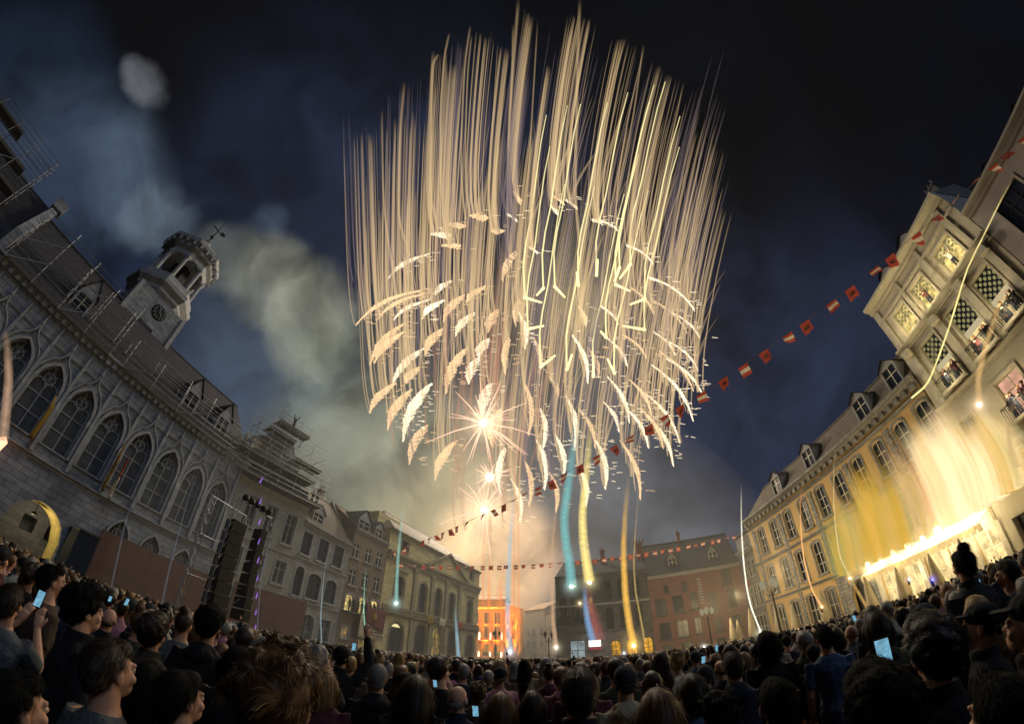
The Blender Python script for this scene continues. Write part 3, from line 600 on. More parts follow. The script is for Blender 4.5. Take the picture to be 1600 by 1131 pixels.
c = MB(); c.ball((4.5, -1.66, 5.7), (.5, .04, .42), 10, 6); c.build('crest', M['gold'], bn2)

# ------------------------------------------------------------------ theatre
cw = [3.8, 10.1, 14.8, 19.4, 26.4]
hs = [(c - 1.15, c + 1.15, 7.9, 12.1 if i in (0, 4) else 12.4, 'a', .7 if i in (0, 4) else 1.1) for i, c in enumerate(cw)] + [(c - 1.7, c + 1.7, 0, 5.9 if i in (0, 4) else 6.2, 'a', 1.6) for i, c in enumerate([4.4, 10.5, 15.3, 20.2, 27])]
hs += [(3.0, 4.8, 15.7, 17.3), (25.6, 27.4, 16.0, 17.6)]
tr = building('TR', 'theatre', 'classical theatre with pilasters, pediment and arched doorways lit olive yellow', .05, 30.1, 18.1, hs, 'theatre', 20, 'theatre')
for i, h in enumerate(hs): window(tr, h, 2, 3 if i < 10 else 1, 'framed', 'glass' if i < 5 or i > 9 else ('glass2' if i != 7 else 'litdim'), .4, .1, 'ttrim', 'ttrim' if i < 5 else None, .1, .28)
for i in (0, 4):   # little pediments over the end windows
    c = MB(); c.prism([(cw[i] - 1.7, 12.75), (cw[i] + 1.7, 12.75), (cw[i], 13.6)], -.35, -.004); c.build('window_pediment', M['ttrim'], tr)
for x in (7.4, 12.4, 17.1, 21.8):
    c = MB(); c.box(x - .42, x + .42, -.32, -.003, 7.6, 13.5); c.box(x - .55, x + .55, -.42, -.002, 7.2, 7.6); c.box(x - .55, x + .55, -.4, -.001, 13.503, 13.95); c.build('pilaster', M['ttrim'], tr)
for x in (7.7, 12.9, 17.8, 22.7):
    c = MB(); c.box(x - .55, x + .55, -.3, -.003, 0, 6.5); c.build('pier', M['ttrim'], tr)
cornice(tr, .06, 30.1, 13.96, 1.1, .6, 'ttrim', 'entablature', .7); cornice(tr, .06, 30.1, 6.5, .45, .5, 'ttrim', 'string_course', .6); cornice(tr, .06, 30.1, 17.7, .45, .5, 'ttrim')
c = MB(); c.prism([(9.2, 15.08), (24.1, 15.08), (16.6, 18.5)], -.35, -.003); pd = c.build('pediment', M['theatre'], tr)
for a, b in (((8.9, 15.1), (16.6, 18.75)), ((24.4, 15.1), (16.6, 18.75))): c = MB(); c.prism([a, b, (b[0], b[1] - .38), (a[0] + (.9 if a[0] < b[0] else -.9), a[1])], -.75, -.353); c.build('raking_cornice', M['ttrim'], pd)
c = MB()
for i in range(100): x = .3 + i * .3; c.lathe([(.05, 6.98), (.09, 7.2), (.04, 7.45), (.07, 7.62)], 5, x, -.38)
c.box(.1, 30, -.5, -.26, 7.63, 7.8); c.build('balustrade', M['ttrim'], tr)
gable_roof(tr, .1, 30.1, 18.16, 23.4, 20, 'tile', .5, 7, 6.2, 6)
c = MB(); c.box(.4, 6, 3, 12, 18.2, 21); c.build('stage_tower', M['theatre'], tr)
for x, mm in ((11.9, 'gold'), (15.7, 'whitecloth'), (21.6, 'redcloth')): sheet(x - .9, x + .9, 7.7, 7.7, 6.4, 6.3, -.62, mm, 'hanging_cloth', .06, tr, 6, 3)
c = MB(); c.prism([(4.4 + 1.2 * math.cos(math.pi * t / 10), 4.5 + 1.1 * math.sin(math.pi * t / 10)) for t in range(2, 9)], .18, .22); c.build('fanlight_lamp', emit('fanlight_glow', 'f3e2a6', 1.1), tr)
# ------------------------------------------------------------------ orange lit corner building
hs = [(x, x + 1.5, z, z + 2.6) for x in (.9, 3.7, 6.2) for z in (2.4, 6.4, 9.6)]
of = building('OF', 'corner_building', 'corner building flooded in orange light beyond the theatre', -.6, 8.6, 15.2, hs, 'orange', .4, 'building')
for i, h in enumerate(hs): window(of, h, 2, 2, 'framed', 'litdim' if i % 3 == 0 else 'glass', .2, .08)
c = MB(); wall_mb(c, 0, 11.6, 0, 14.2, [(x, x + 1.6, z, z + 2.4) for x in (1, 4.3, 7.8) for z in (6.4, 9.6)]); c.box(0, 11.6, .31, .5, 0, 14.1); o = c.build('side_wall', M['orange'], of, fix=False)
o.location = (math.cos(-fang('OF')) * 0, 0, 0)
d_ = floc('OR2', 0, 0, 0) - floc('OF', 0, 0, 0); a = fang('OF'); o.location = (d_.x * math.cos(a) + d_.y * math.sin(a), -d_.x * math.sin(a) + d_.y * math.cos(a), 0); o.rotation_euler = (0, 0, fang('OR2') - a)
cornice(of, -.6, 8.6, 13.0, .4, .4, 'orange'); cornice(of, -.6, 8.6, 5.6, .3, .3, 'orange', 'string_course'); gable_roof(of, -.6, 8.6, 15.2, 16.6, 6, 'tile2', .2, 3)
for x in (.1, 2.9, 5.5, 8.1):
    for z in (2.0, 5.9): lamp('wall_uplight', 'SPOT', floc('OF', x, -.7, z), 24000, (1, .38, .07), .1, spot_size=math.radians(70), spot_blend=.7).rotation_euler = (math.radians(188), 0, fang('OF'))
    c = MB(); c.lathe([(.14, 2.1), (.2, 2.6), (.12, 3.3)], 8, x, -.5); ul = emit('orange_uplight', 'fff0d0', 3); c.build('uplight', ul, of); c = MB(); c.lathe([(.14, 5.9), (.2, 6.6), (.12, 7.6)], 8, x, -.5); c.build('uplight', ul, of)
for k_, (x, z) in enumerate(((1.5, 2.5), (6, 2.5), (1.5, 6.5), (6, 6.5))):
    l = lamp('wall_uplight', 'SPOT', floc('OR2', x, -.8, z), 20000, (1, .38, .07), .1, spot_size=math.radians(70), spot_blend=.7); l.rotation_euler = (math.radians(188), 0, fang('OR2'))
# ------------------------------------------------------------------ far row down the street
far_l = ['dim distant house with a low hipped roof right beside the orange corner building', 'dim distant house with a steep gable at the end of the street', 'grey distant house closest to the dark balcony building']
for i, (x0, y0, x1, y1, h, rh) in enumerate(((4.2, 112, 9.0, 106, 14, 2.2), (9.1, 106, 10.2, 96, 12.6, 2.8), (10.2, 95.8, 9.2, 74, 9.6, 2.5))):
    FC['F%d' % i] = ((x0, y0), (x1, y1)); ln = math.hypot(x1 - x0, y1 - y0); n = max(2, int(ln / 2.4))
    hs = [(ln * (j + .5) / n - .5, ln * (j + .5) / n + .5, z, z + 1.7) for j in range(n) for z in (1.2, 4.4, 7.4)]
    f = building('F%d' % i, 'distant_house', far_l[i], .05, ln - .05, h, hs, 'far', 9, 'house'); tag(f, group='far houses down the side street')
    for j, q in enumerate(hs): window(f, q, 2, 1, 'framed', 'litdim' if j == 0 else 'glass', .15, .07)
    gable_roof(f, 0, ln, h, h + rh, 9, 'tile2', .3)
# ------------------------------------------------------------------ dark balcony building
hs = [(.5, 1.5, 6.6, 9.6), (2.0, 3.2, 6.6, 9.6), (3.8, 5.0, 6.6, 9.6), (6.5, 7.5, 9.0, 11.6, 'a', .3), (8.3, 9.3, 9.0, 11.6, 'a', .3), (10.2, 11.2, 9.0, 11.6, 'a', .3),
      (6.5, 7.5, 5.2, 8.0), (8.3, 9.3, 5.2, 8.0), (10.2, 11.2, 5.2, 8.0), (6.85, 8.1, .4, 3.75, 'a', .3), (8.8, 10.1, .4, 3.75, 'a', .3), (10.9, 12.1, .4, 3.8, 'a', .3), (1.7, 3.65, .4, 4.05), (.4, 1.2, 10.2, 11.8), (1.9, 3.0, 10.9, 12.1), (4.1, 5.2, 10.4, 11.9)]
dk = building('DK', 'dark_corner_building', 'dark building with amber lit doorways and a glowing shop sign in the far right corner', .05, 12.3, 12.4, hs, 'darkst', 8)
shop = emit('shop_light', 'cfe6ee', .5, noise_=.6, nscale=1.2); grn = emit('greenish_window_light', 'c8d07a', .6)
M['shop'] = shop; M['grn'] = grn
for i, h in enumerate(hs): window(dk, h, 2, 2, 'framed', 'litor' if i in (9, 10, 11) else ('shop' if i == 12 else ('grn' if i == 14 else ('litdim' if i in (2,) else 'glass'))), .25, .08, 'darkst' if i in (3, 4, 5, 6, 7, 8) else None, 'darkst')
cornice(dk, .06, 12.3, 12.1, .45, .4, 'darkst'); cornice(dk, .06, 12.3, 8.4, .22, .2, 'gtrim', 'string_course'); cornice(dk, .06, 12.3, 4.6, .25, .25, 'darkst', 'string_course')
balcony(dk, .2, 5.4, 5.9, 1.2, 'iron', 'darkst'); gable_roof(dk, .1, 12.3, 12.5, 15.2, 8, 'slate', .2, 4, .6, .1)
chimney(dk, 6.6, 3, 14, 16.2, .6, 'redbrick', 1); chimney(dk, 11.9, 2.8, 14, 16.6, .9, 'redbrick', 4)
c = MB(); c.box(4.15, 5.65, -.42, -.2, 3.15, 3.95); sg = c.build('shop_sign', emit('sign_white', 'fff4ee', 2.4), dk); c = MB(); [c.box(4.3 + i * .2, 4.38 + i * .2, -.44, -.424, 3.3, 3.3 + R.uniform(.2, .5)) for i in range(6)]; c.build('lettering', emit('sign_red', 'e0483c', 1), sg)
c = MB(); c.box(4.2, 5.7, -.5, -.2, 2.75, 3.05); c.build('sign_strip', emit('sign_red2', 'b03a50', .6), dk)
lamp('shop_lamp', 'POINT', floc('DK', 4.9, -1.2, 3.4), 120, (1, .9, .85), .4); lamp('doorway_lamp', 'POINT', floc('DK', 9.4, -1.4, 3.2), 160, (1, .7, .3), .3)
# ------------------------------------------------------------------ red brick house
hs = [(2.0, 2.6, 9.0, 10.0), (4.35, 5.0, 8.95, 10.1), (9.7, 10.8, 8.9, 10.9), (.65, 2.05, 6.25, 8.35), (2.88, 4.2, 6.35, 8.5), (5.2, 6.1, 6.5, 8.6), (7.4, 8.5, 6.1, 8.2, 'a', .25), (9.95, 10.95, 6.1, 8.25),
      (.8, 2.2, 3.2, 5.3), (3.0, 4.45, 3.25, 5.35), (5.25, 6.1, 3.35, 5.4), (7.65, 8.65, 3.3, 4.9), (10.0, 11.05, 3.4, 4.9), (.9, 2.3, .3, 2.5), (3.1, 4.6, .3, 2.6), (5.3, 6.6, .3, 2.4), (7.6, 8.8, .3, 2.45)]
rd = building('RD', 'red_brick_house', 'red brick house with two dormers in a dark slate roof', .05, 12.35, 11.35, hs, 'redbrick', 8)
for i, h in enumerate(hs): window(rd, h, 2, 2, 'framed', 'glass2' if i % 4 else 'glass', .2, .07, None, 'darkst')
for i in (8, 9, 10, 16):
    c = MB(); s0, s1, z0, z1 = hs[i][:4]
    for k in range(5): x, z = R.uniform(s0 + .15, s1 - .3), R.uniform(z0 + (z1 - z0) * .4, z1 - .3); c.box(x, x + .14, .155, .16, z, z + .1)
    c.build('painted_reflections', emit('painted_sparkle', 'e8d888', .9), rd)  # window reflections imitated by small glowing chips
cornice(rd, .06, 12.3, 11.0, .4, .4, 'gtrim', 'cornice'); gable_roof(rd, .06, 12.32, 11.45, 16.5, 8, 'slate', .45, 4)
for x in (3.7, 9.2): dormer(rd, x, 12.0, 1.2, 1.6, .5, 3, 'gtrim', 'slate', 'glass', .8)
c = MB()
for z in np.arange(7.0, 10.4, .38): c.box(6.35, 6.9, -.03, -.002, z, z + .2)
c.build('brick_key', M['gtrim'], rd); chimney(rd, 5.5, 4, 16, 17.6, .5, 'redbrick', 1)
# ------------------------------------------------------------------ narrow grey house
hs = [(.45, 1.2, 9.0, 11), (1.5, 2.3, 9.0, 11), (2.6, 3.4, 9.0, 11), (.45, 1.2, 5.3, 7.8), (1.5, 2.3, 5.3, 7.8), (2.6, 3.4, 5.3, 7.8), (.6, 3.2, .3, 4.2), (1.5, 2.3, 12.8, 14.0)]
gr = building('GR', 'narrow_grey_house', 'narrow grey stone house with triple windows squeezed between red brick and ochre houses', .02, 3.88, 14.4, hs, 'ytrim', 8)
for i, h in enumerate(hs): window(gr, h, 1 if i < 6 else 3, 2, 'framew', 'glass', .2, .07, 'gtrim', 'gtrim')
cornice(gr, .04, 3.8, 12.0, .45, .6, 'gtrim', 'cornice', .4); cornice(gr, .04, 3.8, 8.2, .3, .3, 'gtrim', 'string_course'); gable_roof(gr, 0, 3.85, 14.4, 17, 8, 'slate', .3)
b = empty('flag', floc('GR', 2.2, -.4, 8.3), fang('GR'), 'small red and white flag on the narrow grey house', 'flag'); sheet(-.4, .4, .3, .3, -.3, -.4, -.3, 'redcloth', 'cloth', .05, b, 5, 3)
# ------------------------------------------------------------------ ochre house row with cafe
cs = [2.7, 5.5, 8.4, 11.35, 14.4, 17.3, 20.1, 22.9, 25.6, 28.2]
hs = [(c - .66, c + .66, 10.75, 13.75, 'a', .3) for c in cs] + [(c - .66, c + .66, 6.1, 9.25, 'a', .3) for c in cs]
gs = [(c - .7, c + .7, .3, 4.6, 'a', .2) for c in cs[:4]]; ar = (14.2, 17.0, 0, 4.5, 'a', 1.4)
cafe = [(18.0 + i * 2.28, 18.0 + i * 2.28 + 1.75, .3, 4.1) for i in range(5)]
ye = building('YE', 'ochre_house', 'long ochre rendered house with grey stone quoins, arched windows and a brightly lit cafe below', .05, 29.1, 15.3, hs + gs + [ar] + cafe, 'yellow', 10)
for i, h in enumerate(hs + gs): window(ye, h, 2, 3, 'framew', ('glass', 'glass', 'glass', 'glass2')[i % 4] if i not in (17, 18) else 'litdim', .25, .07, 'ytrim', 'ytrim', .05, .2)
window(ye, ar, 2, 2, 'framed', 'glass2', .6, .1, 'ytrim', None, .08, .3)
for i, h in enumerate(cafe): window(ye, h, 2, 2, 'framew', 'lit2', .35, .12, 'wtrim', None, .06, .2)
for x in (1.2, 6.95, 12.9, 18.75, 24.3):
    for z0, z1 in ((.13, 5.2), (5.61, 9.7), (10.11, 13.9)):
        if x > 13 and z0 < 5: continue
        c = MB(); z = z0; k = 0
        while z < z1 - .1: w_ = .34 if k % 2 else .24; c.box(x - w_, x + w_, -.09, -.003, z, min(z + .36, z1)); z += .38; k += 1
        c.build('quoin', M['ytrim'], ye)
c = MB(); c.box(17.55, 29.0, -.12, -.004, 4.2, 5.25)
c.build('fascia', M['wtrim'], ye)
for i in range(6): x = 17.7 + i * 2.28; c = MB(); c.box(x - .2, x + .2, -.14, -.004, .13, 4.197); c.build('shopfront_pier', M['wtrim'], ye)
c = MB(); z = .2
while z < 5.2:
    for (a, b) in ((12.95, 14.1), (17.06, 17.5)): c.box(a, b, -.07, -.003, z, z + .4)
    z += .45
c.build('rustication', M['ytrim'], ye)
cornice(ye, .06, 29.1, 14.75, .85, .75, 'ytrim', 'cornice', .9); cornice(ye, .06, 29.1, 14.15, .28, .2, 'ytrim', 'architrave'); cornice(ye, .06, 29.1, 9.72, .36, .25, 'ytrim', 'string_course'); cornice(ye, .06, 29.1, 5.3, .3, .25, 'ytrim', 'string_course')
gable_roof(ye, .1, 29.08, 15.35, 18.9, 9, 'tile', .3, 2.5, 2.2, .1)
for x in (8.2, 14.6, 23.2, 27.4): dormer(ye, x, 15.75, 1.7, 2.1, .1, 3, 'gtrim', 'slate', 'glass', .6)
chimney(ye, 5.0, 3.2, 17.5, 19.6, .45, 'darkst', 1); chimney(ye, 4.0, 3.2, 17.3, 19.4, .45, 'darkst', 1)
# awning with lamps
c = MB(); c.prismx([(-.15, 5.0), (-1.9, 4.35), (-1.9, 4.05), (-1.86, 4.05), (-1.86, 4.3), (-.15, 4.9)], 17.7, 29.0); c.build('awning', M['awn'], ye)
c = MB()
for i in range(23): x = 17.8 + i * .5; c.box(x, x + .36, -1.93, -1.905, 3.85, 4.3)
c.build('valance', M['awn'], ye)
for i in range(8):
    x = 18.2 + i * 1.48; lp = empty('awning_lamp', floc('YE', x, -1.2, 4.75), fang('YE'), None, 'lamp', 'row of bright lamps along the cafe awning')
    lp['label'] = 'blinding awning lamp over the cafe, ' + ['nearest the archway', 'second from the archway', 'third from the archway', 'fourth from the archway', 'fourth from the party house', 'largest glare, third from the party house', 'second from the party house', 'nearest the party house'][i]
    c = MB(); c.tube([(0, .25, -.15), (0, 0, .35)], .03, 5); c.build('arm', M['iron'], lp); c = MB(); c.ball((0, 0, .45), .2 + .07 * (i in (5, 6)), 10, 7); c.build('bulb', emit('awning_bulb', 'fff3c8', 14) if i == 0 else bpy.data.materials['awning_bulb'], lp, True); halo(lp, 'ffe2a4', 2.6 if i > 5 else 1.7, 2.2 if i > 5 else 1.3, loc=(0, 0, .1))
for x in (19, 22, 25, 28):
    lamp('cafe_light', 'POINT', floc('YE', x, -2.0, 5.5), 1300, (1, .74, .34), .3); lamp('cafe_light', 'POINT', floc('YE', x, -1.0, 3.3), 120, (1, .82, .5), .3)
# ------------------------------------------------------------------ pale tall corner building with party windows
wa = [(1.5, 3.1, 17.95, 20.1), (4.1, 5.75, 17.95, 20.1), (7.3, 9.2, 17.95, 20.0)]
wb = [(1.75, 3.5, 12.75, 16.6), (5.0, 6.8, 12.75, 16.6), (7.8, 9.5, 12.75, 16.4)]
wc = [(4.6, 6.5, 8.4, 10.9), (8.4, 10, 8.4, 10.9), (1.0, 2.3, 8.4, 10.6), (2.6, 4.0, 5.2, 7.0), (5.2, 6.8, 5.0, 7.0), (1, 3.2, .3, 3.8), (5, 7.5, .3, 3.8)]
wh = building('WH', 'party_house', 'tall pale house with spectators crowding its lit lattice topped windows', .05, 10.95, 22.2, wa + wb + wc, 'white', 10)
for i, h in enumerate(wa + wb + wc):
    w_ = window(wh, h, 2 if i > 5 or i < 3 else 1, 2, 'wtrim', 'lit' if i < 3 else ('lit2' if i < 6 else ('litpink' if i == 6 else ('litor' if i == 9 else 'glass'))), .42, .08, 'wtrim', None, .09, .16)
    if i < 6:
        s0, s1, z0, z1 = h[:4]; zb = z0 + (z1 - z0) * (.52 if i > 2 else .5); c = MB(); nx_, nz_ = 7, 7 if i > 2 else 5
        for a in range(nx_):
            for b in range(nz_):
                if (a + b) % 2 == 0: c.ball((s0 + (s1 - s0) * (a + .5) / nx_, .24, zb + (z1 - .1 - zb) * (b + .5) / nz_), ((s1 - s0) / nx_ * .48, .03, (z1 - zb) / nz_ * .55), 6, 4)
        c.build('lattice', emit('lattice_glow', 'cfc486', .42) if i == 0 else bpy.data.materials['lattice_glow'], w_, True)
        if i > 2: c = MB(); c.add([(s0 + .06, .26, zb - .02), (s1 - .06, .26, zb - .02), (s1 - .06, .26, z1 - .06), (s0 + .06, .26, z1 - .06)], [(0, 1, 2, 3)]); c.build('blind', M['glass'], w_)
        if i > 2: c = MB(); c.box(s0 + .08, s1 - .08, .1, .2, zb - .45, zb - .06); c.build('valance', emit('blind_glow', 'dccba0', .75) if i == 3 else bpy.data.materials['blind_glow'], w_)
cornice(wh, .06, 10.95, 21.6, .7, .7, 'wtrim', 'cornice'); cornice(wh, .06, 10.95, 17.2, .45, .5, 'wtrim', 'string_course'); cornice(wh, .06, 10.95, 12.0, .35, .3, 'wtrim', 'string_course'); cornice(wh, .06, 10.95, 7.4, .3, .25, 'wtrim', 'string_course')
c = MB()
for x in (.55, 3.6, 6.55, 9.9): c.box(x - .16, x + .16, -.12, -.003, 17.66, 20.5); c.box(x - .16, x + .16, -.12, -.003, 20.75, 21.55)
c.box(.1, 10.9, -.11, -.002, 20.52, 20.73); c.build('moulding', M['wtrim'], wh)
for x in (.8, 4.25, 7.3, 10.1): c = MB(); c.box(x - .28, x + .28, -.16, -.002, 12.4, 17.15); c.box(x - .34, x + .34, -.6, -.163, 16.6, 17.15); c.build('pilaster', M['wtrim'], wh)
for (a, b, z) in ((1.5, 3.7, 12.7), (4.8, 7.0, 12.7), (7.6, 9.7, 12.7), (4.3, 6.8, 8.35)): balcony(wh, a, b, z, .6, 'iron', 'wtrim', .9)
gable_roof(wh, .1, 10.95, 22.3, 24.8, 9, 'slate', .3, 5, 1.5, .1)
for x in (3.0, 6.2): dormer(wh, x, 22.4, 1.3, 1.3, .9, 2.4, 'gtrim', 'slate', 'glass', .4)
chimney(wh, 9.8, 4, 23, 25.6, .9, 'darkst', 3)
for s, z, e_ in ((2.6, 13.4, 160), (5.9, 13.4, 160), (8.6, 13.4, 160), (5.5, 9.2, 180), (2.3, 18.6, 110), (4.9, 18.6, 130), (8.2, 18.6, 110), (3.2, 6, 120)): lamp('room_light', 'POINT', floc('WH', s, -.8, z), e_, (1, .78, .42), .25)
# ------------------------------------------------------------------ grey building at the right edge
hs = [(1.4, 3.6, 15.2, 17.8), (5.2, 7.4, 15.2, 17.8), (9, 11.2, 15.2, 17.8), (1.4, 3.6, 10.2, 13.2), (5.2, 7.4, 10.2, 13.2), (9, 11.2, 10.2, 13.2), (1.4, 3.4, 5.6, 8.4), (5.2, 7.2, 5.6, 8.4), (1.4, 3.4, .5, 3.8)]
gy = building('GY', 'edge_building', 'beige building with wide dark windows at the right edge of the photo', .05, 13.4, 19.3, hs, 'beige', 10)
for i, h in enumerate(hs): window(gy, h, 3, 2, 'framed', 'glass', .25, .08, 'beige', 'gtrim')
for a in (1.2, 5.0, 8.8):
    c = MB(); [c.box(a + i * .13, a + i * .13 + .04, -.22, -.16, 14.1, 15.0) for i in range(20)]; c.box(a - .05, a + 2.6, -.24, -.14, 15.003, 15.06); c.box(a - .05, a + 2.6, -.24, -.14, 14.03, 14.097); c.build('grille', M['iron'], gy)
cornice(gy, .06, 13.4, 18.9, .5, .6, 'beige', 'cornice'); cornice(gy, .06, 13.4, 13.6, .3, .25, 'beige', 'string_course'); gable_roof(gy, .1, 13.4, 19.4, 22.4, 10, 'slate', .4, 5)
for x in (3, 7, 11): dormer(gy, x, 19.5, 1.3, 1.0, 1.4, 2, 'gtrim', 'slate', 'glass', .35)

for x, y_, z in ((4, -9, 5.6), (12, -10, 5.6), (20, -11, 5.8)): lamp('facade_fill', 'POINT', floc('YE', x, y_, z), 1500, (1, .74, .4), .3)  # added fill to brighten the ochre front; no lamp stands here
# ------------------------------------------------------------------ bunting
def bunting(label, P, Q, sag, n, size, skip=0):
    P, Q = Vector(P), Vector(Q); root = empty('bunting', P, 0, label, 'bunting', 'strings of small flags across the square')
    D = Q - P
    def pt(t): p = D * t; p.z -= sag * 4 * t * (1 - t); return p
    c = MB(); c.tube([pt(i / 40) for i in range(41)], .012 if size < .8 else .015, 4); c.build('cord', M['string'], root)
    for i in range(n):
        t = (i + .5) / n + R.uniform(-.004, .004); a = pt(t); d = (pt(t + .002) - pt(t)).normalized(); h = size; w_ = size * .95
        sw = R.choice([0, 0, .15, .5, -.5, 1.0, -.9]); tw = R.uniform(-.9, .9)
        sd = Vector((d.y, -d.x, 0)).normalized(); dn = (Vector((0, 0, -1)) * math.cos(sw) + sd * math.sin(sw))
        n1, n2 = 6, 6
        def q(g, f, off=0): # g along cord, f down
            wx = g - .5; return a + d * w_ * (wx * math.cos(tw * f * .9)) + dn * h * f + sd * (w_ * wx * math.sin(tw * f * .9) + .06 * size * math.sin(6 * g + i) * f + off)
        vs = [q(g / n1, f / n2) for f in range(n2 + 1) for g in range(n1 + 1)]
        crest = i % 2 == 0; b = MB(); fs = []; b.v = [tuple(v) for v in vs]
        for f in range(n2):
            for g in range(n1): b.f.append((f * (n1 + 1) + g, f * (n1 + 1) + g + 1, (f + 1) * (n1 + 1) + g + 1, (f + 1) * (n1 + 1) + g)); b.m.append(1 if (not crest and 2 <= f < 4) else 0)
        if crest:   # pale three-pronged castle badge, proud of the cloth on both sides
            for off in (.012, -.012):
                for (g0, g1, f0, f1) in ((.22, .78, .55, .68), (.22, .34, .36, .55), (.44, .56, .26, .55), (.66, .78, .36, .55), (.34, .66, .48, .55)):
                    k = 3; grid = [q(g0 + (g1 - g0) * u / k, f0 + (f1 - f0) * v / k, off) for v in range(k + 1) for u in range(k + 1)]
                    s_ = len(b.v); b.v += [tuple(v) for v in grid]
                    for v in range(k):
                        for u in range(k): b.f.append((s_ + v * (k + 1) + u, s_ + v * (k + 1) + u + 1, s_ + (v + 1) * (k + 1) + u + 1, s_ + (v + 1) * (k + 1) + u)); b.m.append(1)
        b.build('flag', [M['redcloth'], M['whitecloth']], root, fix=False)
bunting('long string of red and white flags rising from the theatre over the party house', (-16.2, 53.2, 14.2), (27.6, -1.0, 18.2), 1.0, 46, .68)
bunting('level string of red and white flags between the theatre and the red brick house', (-15.9, 53.4, 13.0), (29.5, 47.5, 14.6), .5, 42, .56)
# ------------------------------------------------------------------ street lamps
def street_lamp(x, y, h, label, globes=3, lit=True, mm='globe'):
    r = empty('street_lamp', (x, y, G), R.uniform(0, 1), label, 'street lamp', 'street lamps around the square')
    c = MB(); c.lathe([(.28, 0), (.28, .25), (.16, .4), (.13, 1.1), (.09, 1.3), (.07, h - .9), (.1, h - .85), (.05, h - .6)], 10); c.build('pole', M['iron'], r)
    for i in range(globes):
        a = 2 * math.pi * i / globes; s = .55
        t = MB(); t.tube([(0, 0, h - .95), (s * .5 * math.cos(a), s * .5 * math.sin(a), h - 1.1), (s * math.cos(a), s * math.sin(a), h - .8), (s * math.cos(a), s * math.sin(a), h - .6)], .03, 5); ar_ = t.build('arm', M['iron'], r)
        g = MB(); g.lathe([(.09, h - .6), (.2, h - .3), (.24, h - .2), (.12, h - .02), (.04, h + .08)], 8, s * math.cos(a), s * math.sin(a)); g.build('globe', M[mm] if lit else M['dark'], ar_)
def azp(px, py, D): p = at(px, py, D); return p.x, p.y, p.z
x, y, z = azp(1104, 955, 42); street_lamp(x, y, z - G + .3, 'street lamp with pale globes in front of the red brick house', 3)
x, y, z = azp(1203, 912, 32); street_lamp(x, y, z - G + .3, 'taller street lamp with pale globes in front of the ochre house', 3)
x, y, z = azp(857, 990, 50); street_lamp(x, y, z - G + .2, 'unlit dark street lamp with curved arms at the street opening', 2, False)
x, y, z = azp(775, 988, 70); street_lamp(x, y, z - G + .2, 'dark street lamp silhouetted against the orange lit building', 3, False)
# ------------------------------------------------------------------ closed parasols
def parasol(x, y, h, label):
    r = empty('closed_parasol', (x, y, G), R.uniform(0, 6), label, 'parasol', 'closed parasols of the terraces')
    c = MB(); c.tube([(0, 0, 0), (0, 0, h)], .04, 8); c.build('pole', M['steel'], r); c = MB(); c.box(-.4, .4, -.4, .4, 0.003, .1); c.build('foot', M['dark'], r)
    c = MB(); n = 20; prof = [(.03, h), (.1, h - .3), (.22, h - 1.1), (.33, h - 1.9), (.42, h - 2.6), (.36, h - 2.75)]; vs = []
    for rad, z in prof:
        for j in range(n): a = 2 * math.pi * j / n; rr_ = rad * (1 + (.28 if j % 2 else -.18)); vs.append((rr_ * math.cos(a), rr_ * math.sin(a), z))
    k = len(prof); c.add(vs, [(i * n + j, i * n + (j + 1) % n, (i + 1) * n + (j + 1) % n, (i + 1) * n + j) for i in range(k - 1) for j in range(n)]); c.build('canopy', M['canvas'], r, True)
def at_dist(px, py, D): v = ray(px, py); k = D / math.hypot(v.x, v.y); return v.x * k, v.y * k
for px, py, D, h, lb in ((1143, 975, 47, 4.1, 'closed cream parasol before the red brick house, left of a pair'), (1153, 975, 47.5, 3.8, 'shorter closed cream parasol before the red brick house, right of a pair'), (1172, 960, 46, 4.6, 'tall closed cream parasol before the narrow grey house'),
    (1212, 950, 45, 4.5, 'closed cream parasol beside the taller street lamp'), (1240, 960, 43, 4.0, 'closed cream parasol between two ochre house doorways'), (1283, 930, 41, 4.4, 'closed cream parasol under the orange light trail'), (1350, 900, 37.5, 4.2, 'closed cream parasol in front of the stone archway'),
    (1400, 890, 35.5, 3.9, 'leftmost closed parasol before the lit cafe'), (1452, 870, 34, 3.9, 'middle closed parasol before the lit cafe'), (1500, 850, 32, 3.9, 'rightmost closed parasol before the lit cafe')):
    x, y = at_dist(px, py, D); parasol(x, y, h, lb)
# ------------------------------------------------------------------ loudspeaker tower
bx, by = at_dist(345, 900, 19.5); sp = empty('speaker_tower', (bx, by, G), fang('TH') + .1, 'truss tower carrying two hanging columns of black loudspeakers', 'speaker tower')
W_ = 2.3; H_ = 6.6
for x in (-W_ / 2, W_ / 2):
    for y in (-.8, .8):
        c = MB()
        for dx, dy in ((-.12, -.12), (.12, -.12), (0, .12)): c.tube([(x + dx, y + dy, 0), (x + dx, y + dy, H_)], .025, 5)
        for k in range(15): z = k * .44; c.tube([(x - .12, y - .12, z), (x + .12, y - .12, z + .44)], .012, 4); c.tube([(x + .12, y - .12, z), (x, y + .12, z + .44)], .012, 4)
        c.build('mast', M['steel'], sp)
for z in (1.5, 3.2, 4.9, H_):
    for y in (-.8, .8): c = MB(); c.tube([(-W_ / 2, y, z), (W_ / 2, y, z)], .025, 5); c.build('crossbar', M['steel'], sp)
for z, zz in ((1.5, 3.2), (3.2, 4.9)): c = MB(); c.tube([(-W_ / 2, -.82, z), (W_ / 2, -.82, zz)], .02, 5); c.build('brace', M['steel'], sp)
